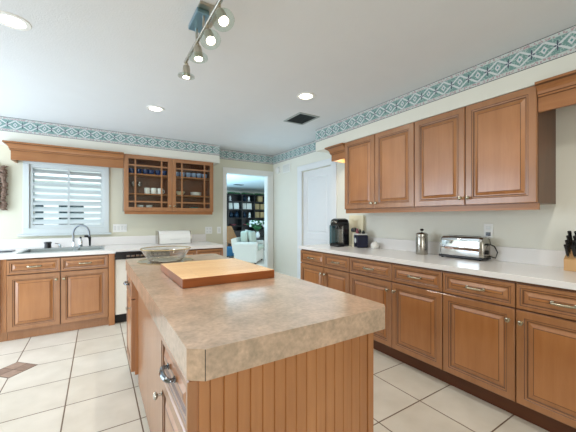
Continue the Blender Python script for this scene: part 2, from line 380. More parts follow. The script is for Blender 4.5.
# doorway casing + jamb
b = MB()
for x0, x1 in ((1.81, 1.877), (2.677, 2.795)): b.bbox(x0, x1, BY - 0.016, BY, 0, 2.039, 0.004)
b.bbox(1.81, 2.795, BY - 0.018, BY, 2.039, 2.135, 0.004)
b.box(dx0, 1.88, BY, BY + 0.12, 0, dz); b.box(2.674, dx1, BY, BY + 0.12, 0, dz); b.box(dx0, dx1, BY, BY + 0.12, 2.037, dz)
struct('trim_9', b, M['white'])
# white six-panel style door in the right wall and its casing
b = MB(); b.bbox(WX - 0.016, WX, 4.00, 4.12, 0, 2.02, 0.004); b.bbox(WX - 0.016, WX, 3.16, 3.28, 0, 2.02, 0.004); b.bbox(WX - 0.018, WX, 3.16, 4.12, 2.02, 2.11, 0.004)
struct('trim_10', b, M['door_white'])
dr = thing('door_1', 'white panelled door in the right wall past the coffee maker', 'door', (WX + 0.03, ry1 - 0.004, 0.008), -PI / 2); dr['kind'] = 'structure'
b = MB(); dw = ry1 - ry0 - 0.008
b.box(0, dw, 0.0, 0.028, 0, 2.0)
for z0, z1 in ((0.0, 0.92), (0.92, 2.0)):
    b.panel(0, dw, z0, z1, 0.0, 0.012, 0.12, 0)
b.build('door_leaf', [M['door_white'], M['door_white'], M['door_white']], dr)
# floor inlay diamond of brown mosaic
b = MB(); cx, cy, hd = -0.592, 3.342, 0.155
def dia(c, h, z): return [(c[0] + h, c[1], z), (c[0], c[1] + h, z), (c[0] - h, c[1], z), (c[0], c[1] - h, z)]
b.hull(dia((cx, cy), hd + 0.006, 0.0), dia((cx, cy), hd + 0.006, 0.0008), 0)
k = 0
for ox, oy in ((hd / 2, 0), (0, hd / 2), (-hd / 2, 0), (0, -hd / 2)):
    b.hull(dia((cx + ox, cy + oy), hd / 2 - 0.004, 0.0008), dia((cx + ox, cy + oy), hd / 2 - 0.004, 0.002), 1 + k % 2); k += 1
struct('trim_11', b, [plain('inlay_grout', (96, 80, 66), 0.8), plain('brown_slate_mosaic', (140, 118, 104), 0.5, vary=0.3, vscale=30), plain('tan_slate_mosaic', (158, 134, 118), 0.5, vary=0.3, vscale=30)])

# ------------------------------------------------------------------ kitchen window
win = thing('window_1', 'white framed kitchen window over the sink', 'window', (0, BY, 0)); win['kind'] = 'structure'
b = MB()
for x0, x1, z0, z1 in ((-0.785, wx0, wz0, wz1), (wx1, 0.137, wz0, wz1), (-0.785, 0.137, wz1 + 0.0004, 2.03), (-0.785, 0.137, 1.0625, wz0 - 0.0004)): b.bbox(x0, x1, -0.022, 0, z0, z1, 0.004)
for x0, x1, z0, z1 in ((wx0 - 0.001, wx0, wz0, wz1), (wx1, wx1 + 0.001, wz0, wz1)): b.box(x0, x1, 0.0, 0.12, z0, z1)
b.build('window_frame', M['shutter'], win)
b = MB(); b.bbox(-0.83, 0.165, -0.05, 0, 1.035, 1.062, 0.006); b.build('window_sill', M['shutter'], win)
b = MB()
for x0, x1, z0, z1 in ((wx0, wx0 + 0.04, wz0, wz1), (wx1 - 0.04, wx1, wz0, wz1), (wx0, wx1, wz0, wz0 + 0.04), (wx0, wx1, wz1 - 0.04, wz1), (wx0, wx1, 1.525, 1.555)): b.box(x0, x1, 0.07, 0.11, z0, z1)
b.build('sash', M['white'], win)
b = MB(); b.box(wx0 + 0.03, wx1 - 0.03, 0.088, 0.092, wz0 + 0.03, wz1 - 0.03); b.build('pane', M['pane'], win)
def shutter(x0, x1, label):
    t = thing('louvered_shutter', label, 'shutter', (x0, BY, wz0), 0, 'louvered shutters in the kitchen window'); w = x1 - x0; H = wz1 - wz0
    b = MB(); st = 0.032
    e0 = st if x0 < -0.5 else 0.012; e1 = w - (0.012 if x0 < -0.5 else st)
    for a, c, z0, z1 in ((0.001, e0, 0, H), (e1, w - 0.001, 0, H), (e0 + 0.0002, e1 - 0.0002, 0, 0.04), (e0 + 0.0002, e1 - 0.0002, H - 0.04, H)): b.box(a, c, 0.001, 0.03, z0 + 0.001, z1 - 0.001)
    b.build('shutter_frame', M['shutter'], t)
    for k in range(9):
        z = 0.04 + (H - 0.08) * (k + 0.5) / 9; b = MB(); a = math.radians(42); d = 0.044
        dy, dzv = d * math.cos(a), d * math.sin(a)
        r1 = [(st - 0.004 if x0 < -0.5 else 0.012, 0.015 + q * dy + e * dzv * 0.1, z + q * dzv - e * dy * 0.1) for q, e in ((-1, 0), (-0.5, 1), (0.5, 1), (1, 0), (0.5, -1), (-0.5, -1))]
        xe = w - (0.012 if x0 < -0.5 else st - 0.004)
        b.loft([r1, [(xe, p[1], p[2]) for p in r1]]); b.build('louver', M['shutter'], t)
    b = MB(); b.box(w / 2 - 0.005, w / 2 + 0.005, -0.034, -0.026, 0.06, H - 0.06); b.build('tilt_rod', M['shutter'], t) if False else b.bm.free()
    return t
xm = (wx0 + wx1) / 2
shutter(wx0, xm, 'left white louvered shutter panel in the window above the sink')
shutter(xm, wx1, 'right white louvered shutter panel in the window, next to the glass-door cabinet')
# outside: lawn and the neighbouring house
b = MB(); b.box(-14, 0.85, BY + 0.2, 24, -0.3, -0.2); tag(b.build('lawn', M['grass']), None, None, None, 'structure')
h = thing('neighboring_house', 'white house with dark windows seen through the shutters', 'house', (-2.5, 11.0, -0.2))
b = MB(); b.box(-5, 3.2, 0, 2, 0, 2.5); b.build('house_wall', M['grey_ext'], h)
for x0, x1 in ((1.55, 2.15), (0.45, 1.2)):
    b = MB(); b.box(x0, x1, -0.03, 0, 1.1, 1.9); b.build('house_window', M['ext_glass'], h)
b = MB(); b.hull([(-5.2, -0.4, 2.5), (3.4, -0.4, 2.5), (3.4, 2.4, 2.5), (-5.2, 2.4, 2.5)], [(-4.8, 1.0, 3.3), (3.0, 1.0, 3.3), (3.0, 1.1, 3.3), (-4.8, 1.1, 3.3)]); b.build('house_roof', M['grey_ext'], h)

# ------------------------------------------------------------------ cabinetry
DM = [M['wood'], M['glaze_and_gap_shade'], M['frame_wood']]
def add_knob(par, x, z, y, mat='antique'):
    b = MB(); b.lathe([(0.009, 0), (0.009, 0.002), (0.0045, 0.004), (0.0045, 0.014), (0.012, 0.018), (0.0155, 0.023), (0.014, 0.028), (0.007, 0.031), (0, 0.0315)], (x, y, z), 14, (0, -1, 0))
    return b.build('knob', M[mat], par, True)
def add_pull(par, x, z, y, half=0.052, mat='antique'):
    b = MB()
    for s in (-1, 1): b.lathe([(0.011, 0), (0.011, 0.003), (0.006, 0.005), (0.006, 0.02)], (x + s * half, y, z), 12, (0, -1, 0))
    pts = [(x + half * 1.12 * math.cos(a), y - 0.012 - 0.016 * math.sin(a), z) for a in [PI * k / 14 for k in range(15)]]
    b.tube(pts, [0.005 + 0.0045 * math.sin(PI * k / 14) for k in range(15)], 8)
    return b.build('pull', M[mat], par, True)
def base_cabinet(label, loc, rz, cols, depth=0.60, H=0.87, kick=0.11, kick_in=0.05, drawers=True, knob_side=None, filler=(0, 0), dz0=0.700, door_z0=0.122, hollow=False, kick_mat='kick'):
    """cols: x-edges of the columns in local space (0 = left as seen from the front)"""
    t = thing('base_cabinet', label, 'cabinet', loc, rz)
    x0, x1 = cols[0] - filler[0], cols[-1] + filler[1]
    b = MB()
    if hollow: b.box(x0, x1, 0.0, 0.02, kick, H); b.box(x0, x0 + 0.018, 0.02, depth, kick, H); b.box(x1 - 0.018, x1, 0.02, depth, kick, H); b.box(x0 + 0.018, x1 - 0.018, 0.02, depth, kick, kick + 0.018)
    else: b.box(x0, x1, 0.0, depth, kick, H)
    b.build('carcass', M['glaze_and_gap_shade'], t)  # dark finish paints the shadow lines between doors
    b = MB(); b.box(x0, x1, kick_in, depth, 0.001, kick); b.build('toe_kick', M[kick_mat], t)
    g = 0.0035; th = 0.021
    for i, (a, c) in enumerate(zip(cols, cols[1:])):
        b = MB(); b.panel(a + g, c - g, door_z0, dz0 - 0.004, 0, th); d = b.build('door', DM, t)
        side = knob_side[i]
        add_knob(d, (c - 0.034) if side == 'r' else (a + 0.034), dz0 - 0.075, -th)
        b = MB(); b.panel(a + g, c - g, dz0 + 0.006, H - 0.014, 0, th, 0.040); d = b.build('drawer', DM, t)
        add_pull(d, (a + c) / 2, (dz0 + H) / 2 - 0.004, -th)
    return t
RX = 2.205; R90 = -PI / 2
base_cabinet('wooden base cabinet at the far end of the white counter, below the black coffee maker', (RX, 3.164, 0), R90, [0, 0.470, 0.884], knob_side='rl', depth=0.58)
base_cabinet('middle wooden base cabinet of the right-hand run, below the steel French press', (RX, 2.279, 0), R90, [0, 0.526, 0.986], knob_side='rl', depth=0.58)
base_cabinet('wooden base cabinet nearest the viewer in the right-hand run, below the toaster and knife block', (RX, 1.292, 0), R90, [0, 0.467, 0.93, 1.39], knob_side='rll', depth=0.58)
b = MB(); b.bbox(2.172, WX - 0.001, -0.1, 3.18, 0.8725, 0.911, 0.004)
ct = tag(b.build('countertop', M['white_top']), 'long white laminate countertop along the right wall', 'countertop')
b = MB(); b.bbox(WX - 0.022, WX - 0.001, -0.1, 3.14, 0.911, 1.03, 0.003); b.build('backsplash', M['white_top'], ct)
# sink run
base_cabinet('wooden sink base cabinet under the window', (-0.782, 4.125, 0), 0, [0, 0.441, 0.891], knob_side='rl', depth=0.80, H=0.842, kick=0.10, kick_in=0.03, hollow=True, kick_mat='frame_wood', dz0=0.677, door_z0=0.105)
t = thing('base_cabinet', 'plain wooden base cabinet left of the sink cabinet, cut by the picture edge', 'cabinet', (-1.6, 4.125, 0))
b = MB(); b.box(0, 0.816, 0, 0.8, 0.1, 0.842); b.build('carcass', M['wood'], t)
b = MB(); b.box(0, 0.816, 0.03, 0.8, 0.001, 0.1); b.build('toe_kick', M['frame_wood'], t)
b = MB(); b.panel(0.36, 0.772, 0.105, 0.835, 0, 0.021); d = b.build('door', DM, t); add_knob(d, 0.74, 0.6, -0.021)
b = MB(); b.bbox(0.110, 0.172, 4.105, 4.90, 0.001, 0.842, 0.002); tag(b.build('end_panel', M['wood']), 'narrow wooden upright panel between the sink cabinet and the dishwasher', 'panel')
t = base_cabinet('wooden base cabinet right of the dishwasher, mostly hidden behind the island', (0.79, 4.125, 0), 0, [0, 0.34, 0.72], knob_side='rl', depth=0.80, H=0.842, kick=0.10, kick_in=0.03, kick_mat='frame_wood', dz0=0.677, door_z0=0.105)
# dishwasher
t = thing('dishwasher', 'white dishwasher with a black control strip beside the sink cabinet', 'dishwasher', (0.175, 4.12, 0))
b = MB(); b.bbox(0.003, 0.605, 0.0, 0.6, 0.11, 0.775, 0.006); b.build('door', M['white_app'], t)
b = MB(); b.box(0.01, 0.60, -0.022, 0.6, 0.778, 0.842); b.bbox(0.003, 0.605, -0.055, -0.0205, 0.772, 0.862, 0.006); cp = b.build('control_panel', M['black'], t)
for k in range(9):
    b = MB(); b.bbox(0.12 + k * 0.05, 0.155 + k * 0.05, -0.059, -0.055, 0.80, 0.818, 0.001, 1); b.build('button', M['steel'], cp)
b = MB(); b.box(0.003, 0.605, 0.05, 0.6, 0.001, 0.108); b.build('kick_plate', M['black_matte'], t)
# sink-run countertop with a cut-out for the sink
sx0, sx1, sy0, sy1 = -0.70, 0.05, 4.23, 4.72
b = MB()
for x0, x1, ya, yb in ((LX, sx0, 4.10, BY - 0.001), (sx1, 1.515, 4.10, BY - 0.001), (sx0, sx1, 4.10, sy0), (sx0, sx1, sy1, BY - 0.001)): b.box(x0, x1, ya, yb, 0.845, 0.885)
ct = tag(b.build('countertop', M['white_top']), 'white laminate countertop under the window, holding the sink', 'countertop')
b = MB(); b.bbox(LX, 1.515, BY - 0.022, BY - 0.001, 0.885, 1.0, 0.003); b.build('backsplash', M['white_top'], ct)
# sink
t = thing('sink', 'double-bowl stainless steel sink set in the window counter', 'sink', (0, 0, 0.885))
b = MB(); e = 0.022
xm2 = sx0 + 0.48
for x0, x1, ya, yb in ((sx0 - e, sx1 + e, sy0 - e, sy0 + 0.012), (sx0 - e, sx1 + e, sy1 - 0.012, sy1 + e), (sx0 - e, sx0 + 0.012, sy0, sy1), (sx1 - 0.012, sx1 + e, sy0, sy1), (xm2 - 0.02, xm2 + 0.02, sy0, sy1)): b.box(x0, x1, ya, yb, 0.0005, 0.006)
b.build('rim', M['sink_steel'], t)
for x0, x1 in ((sx0 + 0.012, xm2 - 0.02), (xm2 + 0.02, sx1 - 0.012)):
    b = MB(); ya, yb = sy0 + 0.012, sy1 - 0.012
    o = [(x0, ya), (x1, ya), (x1, yb), (x0, yb)]; i = [(x0 + 0.02, ya + 0.02), (x1 - 0.02, ya + 0.02), (x1 - 0.02, yb - 0.02), (x0 + 0.02, yb - 0.02)]
    b.loft([[(p[0], p[1], -0.002) for p in o], [(p[0], p[1], 0.004) for p in o], [(p[0], p[1], 0.004) for p in [(x0 + 0.003, ya + 0.003), (x1 - 0.003, ya + 0.003), (x1 - 0.003, yb - 0.003), (x0 + 0.003, yb - 0.003)]], [(p[0], p[1], -0.17) for p in i]], False)
    b.face([b.bm.verts.new((p[0], p[1], -0.17)) for p in i]); bw = b.build('basin', M['sink_steel'], t)
    b = MB(); b.lathe([(0.04, 0), (0.04, 0.003), (0.03, 0.003), (0, 0.001)], ((x0 + x1) / 2, (ya + yb) / 2, -0.1695), 16); b.build('drain', M['chrome'], bw, True)
# faucet, dispenser, sprayer
FY = 4.775
t = thing('faucet', 'chrome gooseneck faucet at the middle of the sink', 'faucet', (-0.262, FY, 0.8855))
b = MB(); b.lathe([(0.028, 0), (0.028, 0.006), (0.018, 0.014), (0.016, 0.06), (0.0125, 0.07)], (0, 0, 0), 16); b.build('faucet_base', M['chrome'], t, True)
pts = [(0, 0, 0.06), (-0.002, 0, 0.14)] + [(0.085 - 0.088 * math.cos(a), -0.10 * (1 - math.cos(a)) * 0.5, 0.17 + 0.115 * math.sin(a)) for a in [PI * k / 12 for k in range(13)]] + [(0.176, -0.105, 0.14)]
b = MB(); b.tube(pts, 0.0105, 10); b.build('spout', M['dark_chrome'], t, True)
t = thing('sink_tap', 'small chrome lever tap on the sink deck left of the gooseneck faucet', 'tap', (-0.40, FY, 0.8855))
b = MB(); b.lathe([(0.02, 0), (0.02, 0.006), (0.012, 0.012), (0.012, 0.04), (0, 0.045)], n=14); b.build('valve', M['chrome'], t, True)
b = MB(); b.tube([(0, 0, 0.038), (-0.02, -0.02, 0.052), (-0.05, -0.03, 0.062)], [0.008, 0.007, 0.005], 8); b.build('lever', M['chrome'], t, True)
t = thing('soap_dispenser', 'chrome bottle-shaped soap dispenser right of the faucet', 'dispenser', (-0.185, FY - 0.02, 0.8855))
b = MB(); b.lathe([(0.022, 0), (0.025, 0.01), (0.024, 0.075), (0.015, 0.095), (0.010, 0.11)], n=16); b.build('body', M['chrome'], t, True)
b = MB(); b.lathe([(0.011, 0.11), (0.013, 0.128), (0.009, 0.134), (0, 0.135)], n=12); b.build('pump', M['black'], t, True)
t = thing('side_sprayer', 'black side sprayer standing at the right of the sink', 'sprayer', (-0.085, FY, 0.8855))
b = MB(); b.lathe([(0.022, 0), (0.022, 0.008), (0.014, 0.014)], n=14); b.build('base', M['chrome'], t, True)
b = MB(); b.tube([(0, 0, 0.012), (0, 0, 0.07), (-0.002, -0.004, 0.115), (-0.02, -0.015, 0.138), (-0.06, -0.02, 0.14)], [0.011, 0.013, 0.017, 0.017, 0.014], 10); b.build('spray_head', M['black'], t, True)
b = MB(); b.lathe([(0.03, 0), (0.036, 0.004), (0.034, 0.055), (0.040, 0.06), (0.040, 0.075), (0.030, 0.08), (0, 0.08)], n=18)
tag(b.build('scrubber_cup', M['black'], None, True, loc=(-0.525, FY + 0.02, 0.8855)), 'dark round cup at the left back of the sink', 'cup')
b = MB(); b.bbox(-0.11, 0.11, -0.09, 0.09, 0, 0.012, 0.005)
tag(b.build('tray', M['dark_navy'], None, loc=(-0.91, 4.55, 0.8855)), 'flat dark tray on the counter left of the sink, cut by the picture edge', 'tray')

# ------------------------------------------------------------------ upper cabinets
UX = 2.487
def upper(label, y_left, cols):
    t = thing('upper_cabinet', label, 'cabinet', (UX, y_left, 0), R90)
    w = cols[-1]
    b = MB(); b.box(0, w, 0, WX - UX - 0.001, 1.362, SZ - 0.001); b.build('carcass', M['glaze_and_gap_shade'], t)  # darkened so the door gaps look shaded
    b = MB(); b.box(0.0, w, 0.004, 0.024, 1.318, 1.362); b.build('light_rail', M['wood_h'], t)
    for i, (a, c) in enumerate(zip(cols, cols[1:])):
        b = MB(); b.panel(a + 0.003, c - 0.003, 1.366, SZ - 0.004, 0, 0.021, 0.066); d = b.build('door', DM, t)
        add_knob(d, (c - 0.03) if i == 0 else (a + 0.03), 1.366 + 0.055, -0.021)
    return t
upper('pair of wooden wall cabinets over the coffee maker, nearest the white door', 2.657, [0, 0.460, 0.928])
upper('pair of wooden wall cabinets over the toaster, nearest the viewer', 1.727, [0, 0.454, 0.920])
def valance(label, loc, rz, w, zb, zc, zt, out_l, out_r, back):
    """board + crown; local x along the front, front face at y=0, returns to the wall at y=back"""
    t = thing('wooden_valance', label, 'valance', loc, rz)
    b = MB(); b.box(0, w, 0, 0.02, zb, zc)
    if out_l: b.box(0, 0.02, 0.02, back, zb, zc)
    if out_r: b.box(w - 0.02, w, 0.02, back, zb, zc)
    b.build('board', M['wood_h'], t)
    b = MB(); rows = []
    H = zt - zc
    for o, f in ((0.000, 0), (0.010, 0.02), (0.010, 0.16), (0.016, 0.2), (0.019, 0.4), (0.030, 0.58), (0.048, 0.72), (0.052, 0.76), (0.062, 0.80), (0.062, 0.98), (0.058, 1.0)):
        rows.append((-o if out_l else 0, w + (o if out_r else 0), -o, back, zc + f * H))
    rects(b, rows, None, [1, 0, 1, 0, 0, 0, 1, 1, 0, 0]); b.build('crown', [M['wood_h'], M['glaze_and_gap_shade']], t)
    return t
valance('wooden crown valance spanning the top of the sink window', (-0.855, 4.695, 0), 0, 1.157, 1.945, 2.055, SZ - 0.001, True, False, BY - 4.695 - 0.001)
valance('short piece of wooden crown at the left end of the right wall cabinets', (2.49, 2.915, 0), R90, 0.2565, 1.975, 2.055, SZ - 0.001, True, False, WX - 2.491)
valance('wooden crown valance at the right edge of the picture, above the knife block', (2.478, 0.805, 0), R90, 1.9, 1.965, 2.06, SZ - 0.001, False, False, WX - 2.479)

# glass-door cabinet
GX0, GX1, GY, GZ0, GZ1 = 0.305, 1.563, 4.715, 1.358, SZ - 0.001
t = thing('glass_cabinet', 'wooden wall cabinet with two mullioned glass doors right of the window', 'cabinet', (GX0, GY, 0)); w = GX1 - GX0; dp = BY - GY - 0.001
b = MB()
b.box(0, 0.018, 0.002, dp, GZ0, GZ1); b.box(w - 0.018, w, 0.002, dp, GZ0, GZ1); b.box(0.018, w - 0.018, 0.002, dp, GZ0, GZ0 + 0.018); b.box(0.018, w - 0.018, 0.002, dp, GZ1 - 0.018, GZ1)
b.box(0.018, w - 0.018, dp - 0.012, dp, GZ0 + 0.018, GZ1 - 0.018); b.box(w / 2 - 0.012, w / 2 + 0.012, 0.002, 0.02, GZ0, GZ1)
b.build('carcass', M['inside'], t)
b = MB(); b.box(0.01, w - 0.01, 0.0, 0.02, 1.318, GZ0); b.build('light_rail', M['wood_h'], t)
SH = (1.615, 1.895)
for z in SH:
    b = MB(); b.box(0.0185, w - 0.0185, 0.024, dp - 0.0125, z - 0.018, z); b.build('shelf', M['wood_h'], t)
for a, c, ks in ((0, w / 2, 'r'), (w / 2, w, 'l')):
    a += 0.002; c -= 0.002; fr = 0.056; b = MB(); z0, z1 = GZ0 + 0.003, GZ1 - 0.003
    for x0, x1, q0, q1 in ((a, a + fr, z0, z1), (c - fr, c, z0, z1), (a + fr, c - fr, z0, z0 + fr), (a + fr, c - fr, z1 - fr, z1)): b.bbox(x0, x1, -0.021, 0, q0, q1, 0.003)
    d = b.build('door', M['frame_wood'], t)
    b = MB(); mw = 0.010; off = 0.085
    for x in (a + fr + off, c - fr - off): b.box(x - mw, x + mw, -0.018, -0.003, z0 + fr, z1 - fr)
    for z in (z0 + fr + 0.078, z1 - fr - 0.088): b.box(a + fr, c - fr, -0.0175, -0.0035, z - mw, z + mw)
    b.build('mullions', M['frame_wood'], d)
    b = MB(); b.box(a + fr - 0.006, c - fr + 0.006, -0.0105, -0.0085, z0 + fr - 0.006, z1 - fr + 0.006); b.build('pane', M['pane'], d)
    add_knob(d, (c - 0.028) if ks == 'r' else (a + 0.028), 1.44, -0.021)
# dishes inside
def vessel(name, prof, mat, label, cat, spots, group, handle=None):
    for k, (x, y, z) in enumerate(spots):
        if k == 0:
            b = MB(); b.lathe(prof, n=18)
            if handle:
                r, zc, hh = handle; b.tube([(r, 0, zc + hh), (r + hh * 0.9, 0, zc + hh * 0.6), (r + hh * 0.9, 0, zc - hh * 0.6), (r, 0, zc - hh)], 0.004, 6)
            o = b.build(name, M[mat], None, True); first = o
        else: o = first.copy(); COL.objects.link(o)
        o.location = (x, y, z + 0.0006); tag(o, label, cat, group)
cup = [(0.025, 0), (0.038, 0.03), (0.042, 0.075), (0.039, 0.075), (0.034, 0.03), (0.0, 0.008)]
mug = [(0.036, 0), (0.04, 0.004), (0.04, 0.09), (0.036, 0.09), (0.036, 0.01), (0, 0.008)]
bowl = [(0.03, 0), (0.05, 0.02), (0.07, 0.055), (0.067, 0.055), (0.046, 0.022), (0, 0.008)]
gy = GY + 0.13
vessel('cup', cup, 'blue_cer', 'blue ceramic cup on the top shelf behind the left glass door', 'cup', [(GX0 + q, gy, SH[1]) for q in (0.10, 0.20, 0.29, 0.365, 0.46, 0.54)], 'blue cups behind the left glass door')
vessel('cup', cup, 'bluewhite', 'pale blue patterned cup on the top shelf behind the right glass door', 'cup', [(GX0 + q, gy, SH[1]) for q in (0.72, 0.81, 0.90, 0.985, 1.07, 1.16)], 'patterned cups behind the right glass door')
vessel('mug', mug, 'white_cer', 'white mug on the middle shelf behind the left glass door', 'mug', [(GX0 + q, gy, SH[0]) for q in (0.31, 0.40, 0.49)], 'white mugs behind the left glass door', (0.038, 0.045, 0.025))
goblet = [(0.03, 0), (0.03, 0.003), (0.004, 0.008), (0.004, 0.075), (0.032, 0.11), (0.034, 0.17), (0.032, 0.17), (0.029, 0.112), (0, 0.082)]
vessel('wine_glass', goblet, 'bowl_glass', 'clear wine glass on the middle shelf behind the left glass door', 'wine glass', [(GX0 + q, gy, SH[0]) for q in (0.13, 0.21)], 'wine glasses behind the left glass door')
plate = [(0.05, 0), (0.085, 0.012), (0.085, 0.016), (0.05, 0.006), (0, 0.006)]
vessel('plate', plate, 'white_cer', 'white plate in the stack on the middle shelf behind the right glass door', 'plate', [(GX0 + 1.02, gy, SH[0] + 0.0125 * k) for k in range(4)], 'stacked plates behind the right glass door')
vessel('bowl', bowl, 'cream', 'cream bowl on the middle shelf behind the right glass door, left of the plates', 'bowl', [(GX0 + 0.78, gy, SH[0])], None)
vessel('bowl', bowl, 'teal_cer', 'teal bowl at the bottom right of the glass-door cabinet', 'bowl', [(GX0 + 0.99, gy, GZ0 + 0.018)], None)
vessel('cup', cup, 'white_cer', 'small white cup on the bottom of the cabinet behind the left glass door', 'cup', [(GX0 + q, gy, GZ0 + 0.018) for q in (0.22, 0.34)], 'white cups on the cabinet bottom')
vessel('bowl', bowl, 'dark_navy', 'dark bowl on the bottom of the cabinet behind the right glass door', 'bowl', [(GX0 + 0.84, gy, GZ0 + 0.018)], None)

# ------------------------------------------------------------------ island
IX0, IX1, IY0, IY1, IZ0, IZ1 = 0.202, 0.985, 0.797, 2.93, 0.8255, 0.911
isl = thing('kitchen_island', 'long wooden kitchen island with a beadboard end in the foreground', 'island', (0, 0, 0))
CX0 = 0.236; CX1 = 0.925; CY0 = 0.832; CY1 = 2.89
b = MB(); b.box(0.262, CX1, CY0 + 0.012, CY1, 0.10, IZ0 - 0.0005)
b.box(CX0, 0.262, CY0 + 0.012, 1.27, 0.10, IZ0 - 0.0005); b.box(CX0, 0.262, 2.49, CY1, 0.10, IZ0 - 0.0005); b.build('carcass', M['wood'], isl)
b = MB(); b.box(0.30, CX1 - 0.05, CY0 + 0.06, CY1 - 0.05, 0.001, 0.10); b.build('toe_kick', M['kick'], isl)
# beadboard end panel
b = MB(); bw_ = 0.0425; x = CX0 + 0.03; xe = CX1 - 0.03; ring = []
n = round((xe - x) / bw_); bw_ = (xe - x) / n
pr_ = []
for k in range(n): pr_ += [(x + k * bw_, CY0 + 0.006), (x + k * bw_ + 0.003, CY0 + 0.001), (x + (k + 1) * bw_ - 0.003, CY0 + 0.001)]
pr_ += [(xe, CY0 + 0.006), (xe, CY0 + 0.012), (x, CY0 + 0.012)]
b.loft([[(p[0], p[1], 0.001) for p in pr_], [(p[0], p[1], IZ0 - 0.0006) for p in pr_]]); b.build('beadboard_panel', M['wood'], isl)
for x0, x1 in ((CX0, CX0 + 0.0295), (CX1 - 0.0295, CX1)):
    b = MB(); b.bbox(x0, x1, CY0 - 0.004, CY0 + 0.0118, 0.001, IZ0 - 0.0007, 0.002); b.build('corner_stile', M['wood'], isl)
side = bpy.data.objects.new('left_front', None); COL.objects.link(side); side.parent = isl; side.location = (CX0, CY1, 0); side.rotation_euler = (0, 0, R90)
bpy.data.objects.remove(side)
def side_part(mb, name, mats, parent=None, smooth=False):
    o = mb.build(name, mats, parent or isl, smooth)
    if parent is None: o.location = (CX0, CY1, 0); o.rotation_euler = (0, 0, R90)
    return o
L_ = CY1
for a, c, ks in ((L_ - 1.265, L_ - 0.842, 'l'), (0.004, L_ - 2.495, 'r')):
    b = MB(); b.panel(a, c, 0.125, 0.655, 0, 0.028); d = side_part(b, 'door', DM); add_knob(d, a + 0.036 if ks == 'l' else c - 0.036, 0.59, -0.028, 'steel')
    b = MB(); b.panel(a, c, 0.664, 0.812, 0, 0.028, 0.040); d = side_part(b, 'drawer', DM); add_pull(d, (a + c) / 2, 0.748, -0.028, 0.05, 'dark_chrome')
b = MB(); b.box(L_ - 2.489, L_ - 1.271, 0.020, 0.0255, 0.03, IZ0 - 0.001); side_part(b, 'flat_panel', M['frame_wood'])
# island top with clipped corners
top = [(IX0 + 0.041, IY0), (IX1 - 0.03, IY0), (IX1, IY0 + 0.03), (IX1, IY1 - 0.03), (IX1 - 0.03, IY1), (IX0 + 0.03, IY1), (IX0, IY1 - 0.03), (IX0, IY0 + 0.032)]
b = MB(); b.hull([(p[0], p[1], IZ0) for p in top], [(p[0], p[1], IZ1) for p in top])
it = tag(b.build('countertop', M['laminate']), 'thick tan stone-look countertop on the kitchen island', 'countertop')
b = MB()
for x, y in ((IX0 + 0.041, IY0),): b.box(x - 0.0009, x + 0.0009, y - 0.0006, y + 0.001, IZ0 + 0.0005, IZ1 - 0.0005)
b.build('edge_seam', M['black_matte'], it)
# cutting board, platter, glass bowl
t = thing('cutting_board', 'large butcher-block cutting board lying on the island top', 'cutting board', (0.6175, 1.845, 0.9115))
b = MB(); b.bbox(-0.262, 0.262, -0.305, 0.305, 0.0, 0.047, 0.003)
b.bm.faces.ensure_lookup_table()
for f in b.bm.faces: f.material_index = 0 if f.normal.z > 0.5 or f.calc_center_median().z > 0.0465 else 1
b.build('board', [M['butcher'], M['board_edge']], t)
BX, BYc = 0.474, 2.615
b = MB(); b.lathe([(0.10, 0), (0.205, 0.001), (0.213, 0.004), (0.205, 0.005), (0.10, 0.004), (0, 0.004)], n=48); 
t = thing('glass_platter', 'wide clear glass platter on the far end of the island, under the bowl', 'platter', (BX, BYc, 0.9115))
b.build('dish', M['bowl_glass'], t, True)
b = MB(); b.lathe([(0.2095 + 0.0035 * math.cos(2 * PI * k / 8), 0.0048 + 0.0025 * math.sin(2 * PI * k / 8)) for k in range(8)], n=48, closed=True); b.build('rim', M['rim'], t, True)
t = thing('glass_bowl', 'wide clear glass bowl with a gilt rim standing on the glass platter', 'bowl', (BX, BYc, 0.9162))
b = MB(); b.lathe([(0.10, 0), (0.125, 0.004), (0.150, 0.03), (0.172, 0.072), (0.192, 0.098), (0.186, 0.099), (0.166, 0.073), (0.144, 0.034), (0.12, 0.009), (0, 0.007)], n=48); b.build('dish', M['bowl_glass'], t, True)
b = MB(); b.lathe([(0.1895 + 0.0045 * math.cos(2 * PI * k / 8), 0.099 + 0.004 * math.sin(2 * PI * k / 8)) for k in range(8)], n=48, closed=True); b.build('rim', M['rim'], t, True)

# ------------------------------------------------------------------ things on the right counter
CZ = 0.9115
# single-serve coffee maker
t = thing('coffee_maker', 'tall black single-serve coffee maker with a smoky side tank by the white door', 'coffee maker', (2.545, 2.835, CZ), -0.1); t.scale = (0.63, 0.76, 1.12)
b = MB(); b.bbox(-0.13, 0.03, -0.115, 0.115, 0, 0.035, 0.01); b.build('drip_base', M['black'], t)
b = MB(); b.bbox(-0.01, 0.15, -0.115, 0.085, 0.002, 0.27, 0.02); b.build('body', M['black'], t)
b = MB(); b.loft([[(-0.13 + i, -0.115 + i, z), (0.13 - i, -0.115 + i, z), (0.13 - i, 0.085 - i, z), (-0.13 + i, 0.085 - i, z)] for i, z in ((0.012, 0.225), (0, 0.235), (0, 0.27), (0.012, 0.295), (0.045, 0.308))]); b.build('brew_head', M['black'], t)
b = MB(); b.tube([(-0.135, -0.09, 0.262), (-0.152, -0.06, 0.275), (-0.152, 0.03, 0.275), (-0.135, 0.06, 0.262)], 0.009, 8); b.build('handle', M['steel'], t, True)
b = MB(); b.bbox(-0.115, 0.10, 0.087, 0.145, 0.012, 0.235, 0.012); b.build('water_tank', M['teal_tank'], t)
b = MB(); b.lathe([(0.028, 0.19), (0.032, 0.2), (0.032, 0.226)], (-0.07, -0.015, 0), 16); b.build('spout', M['black'], t, True)
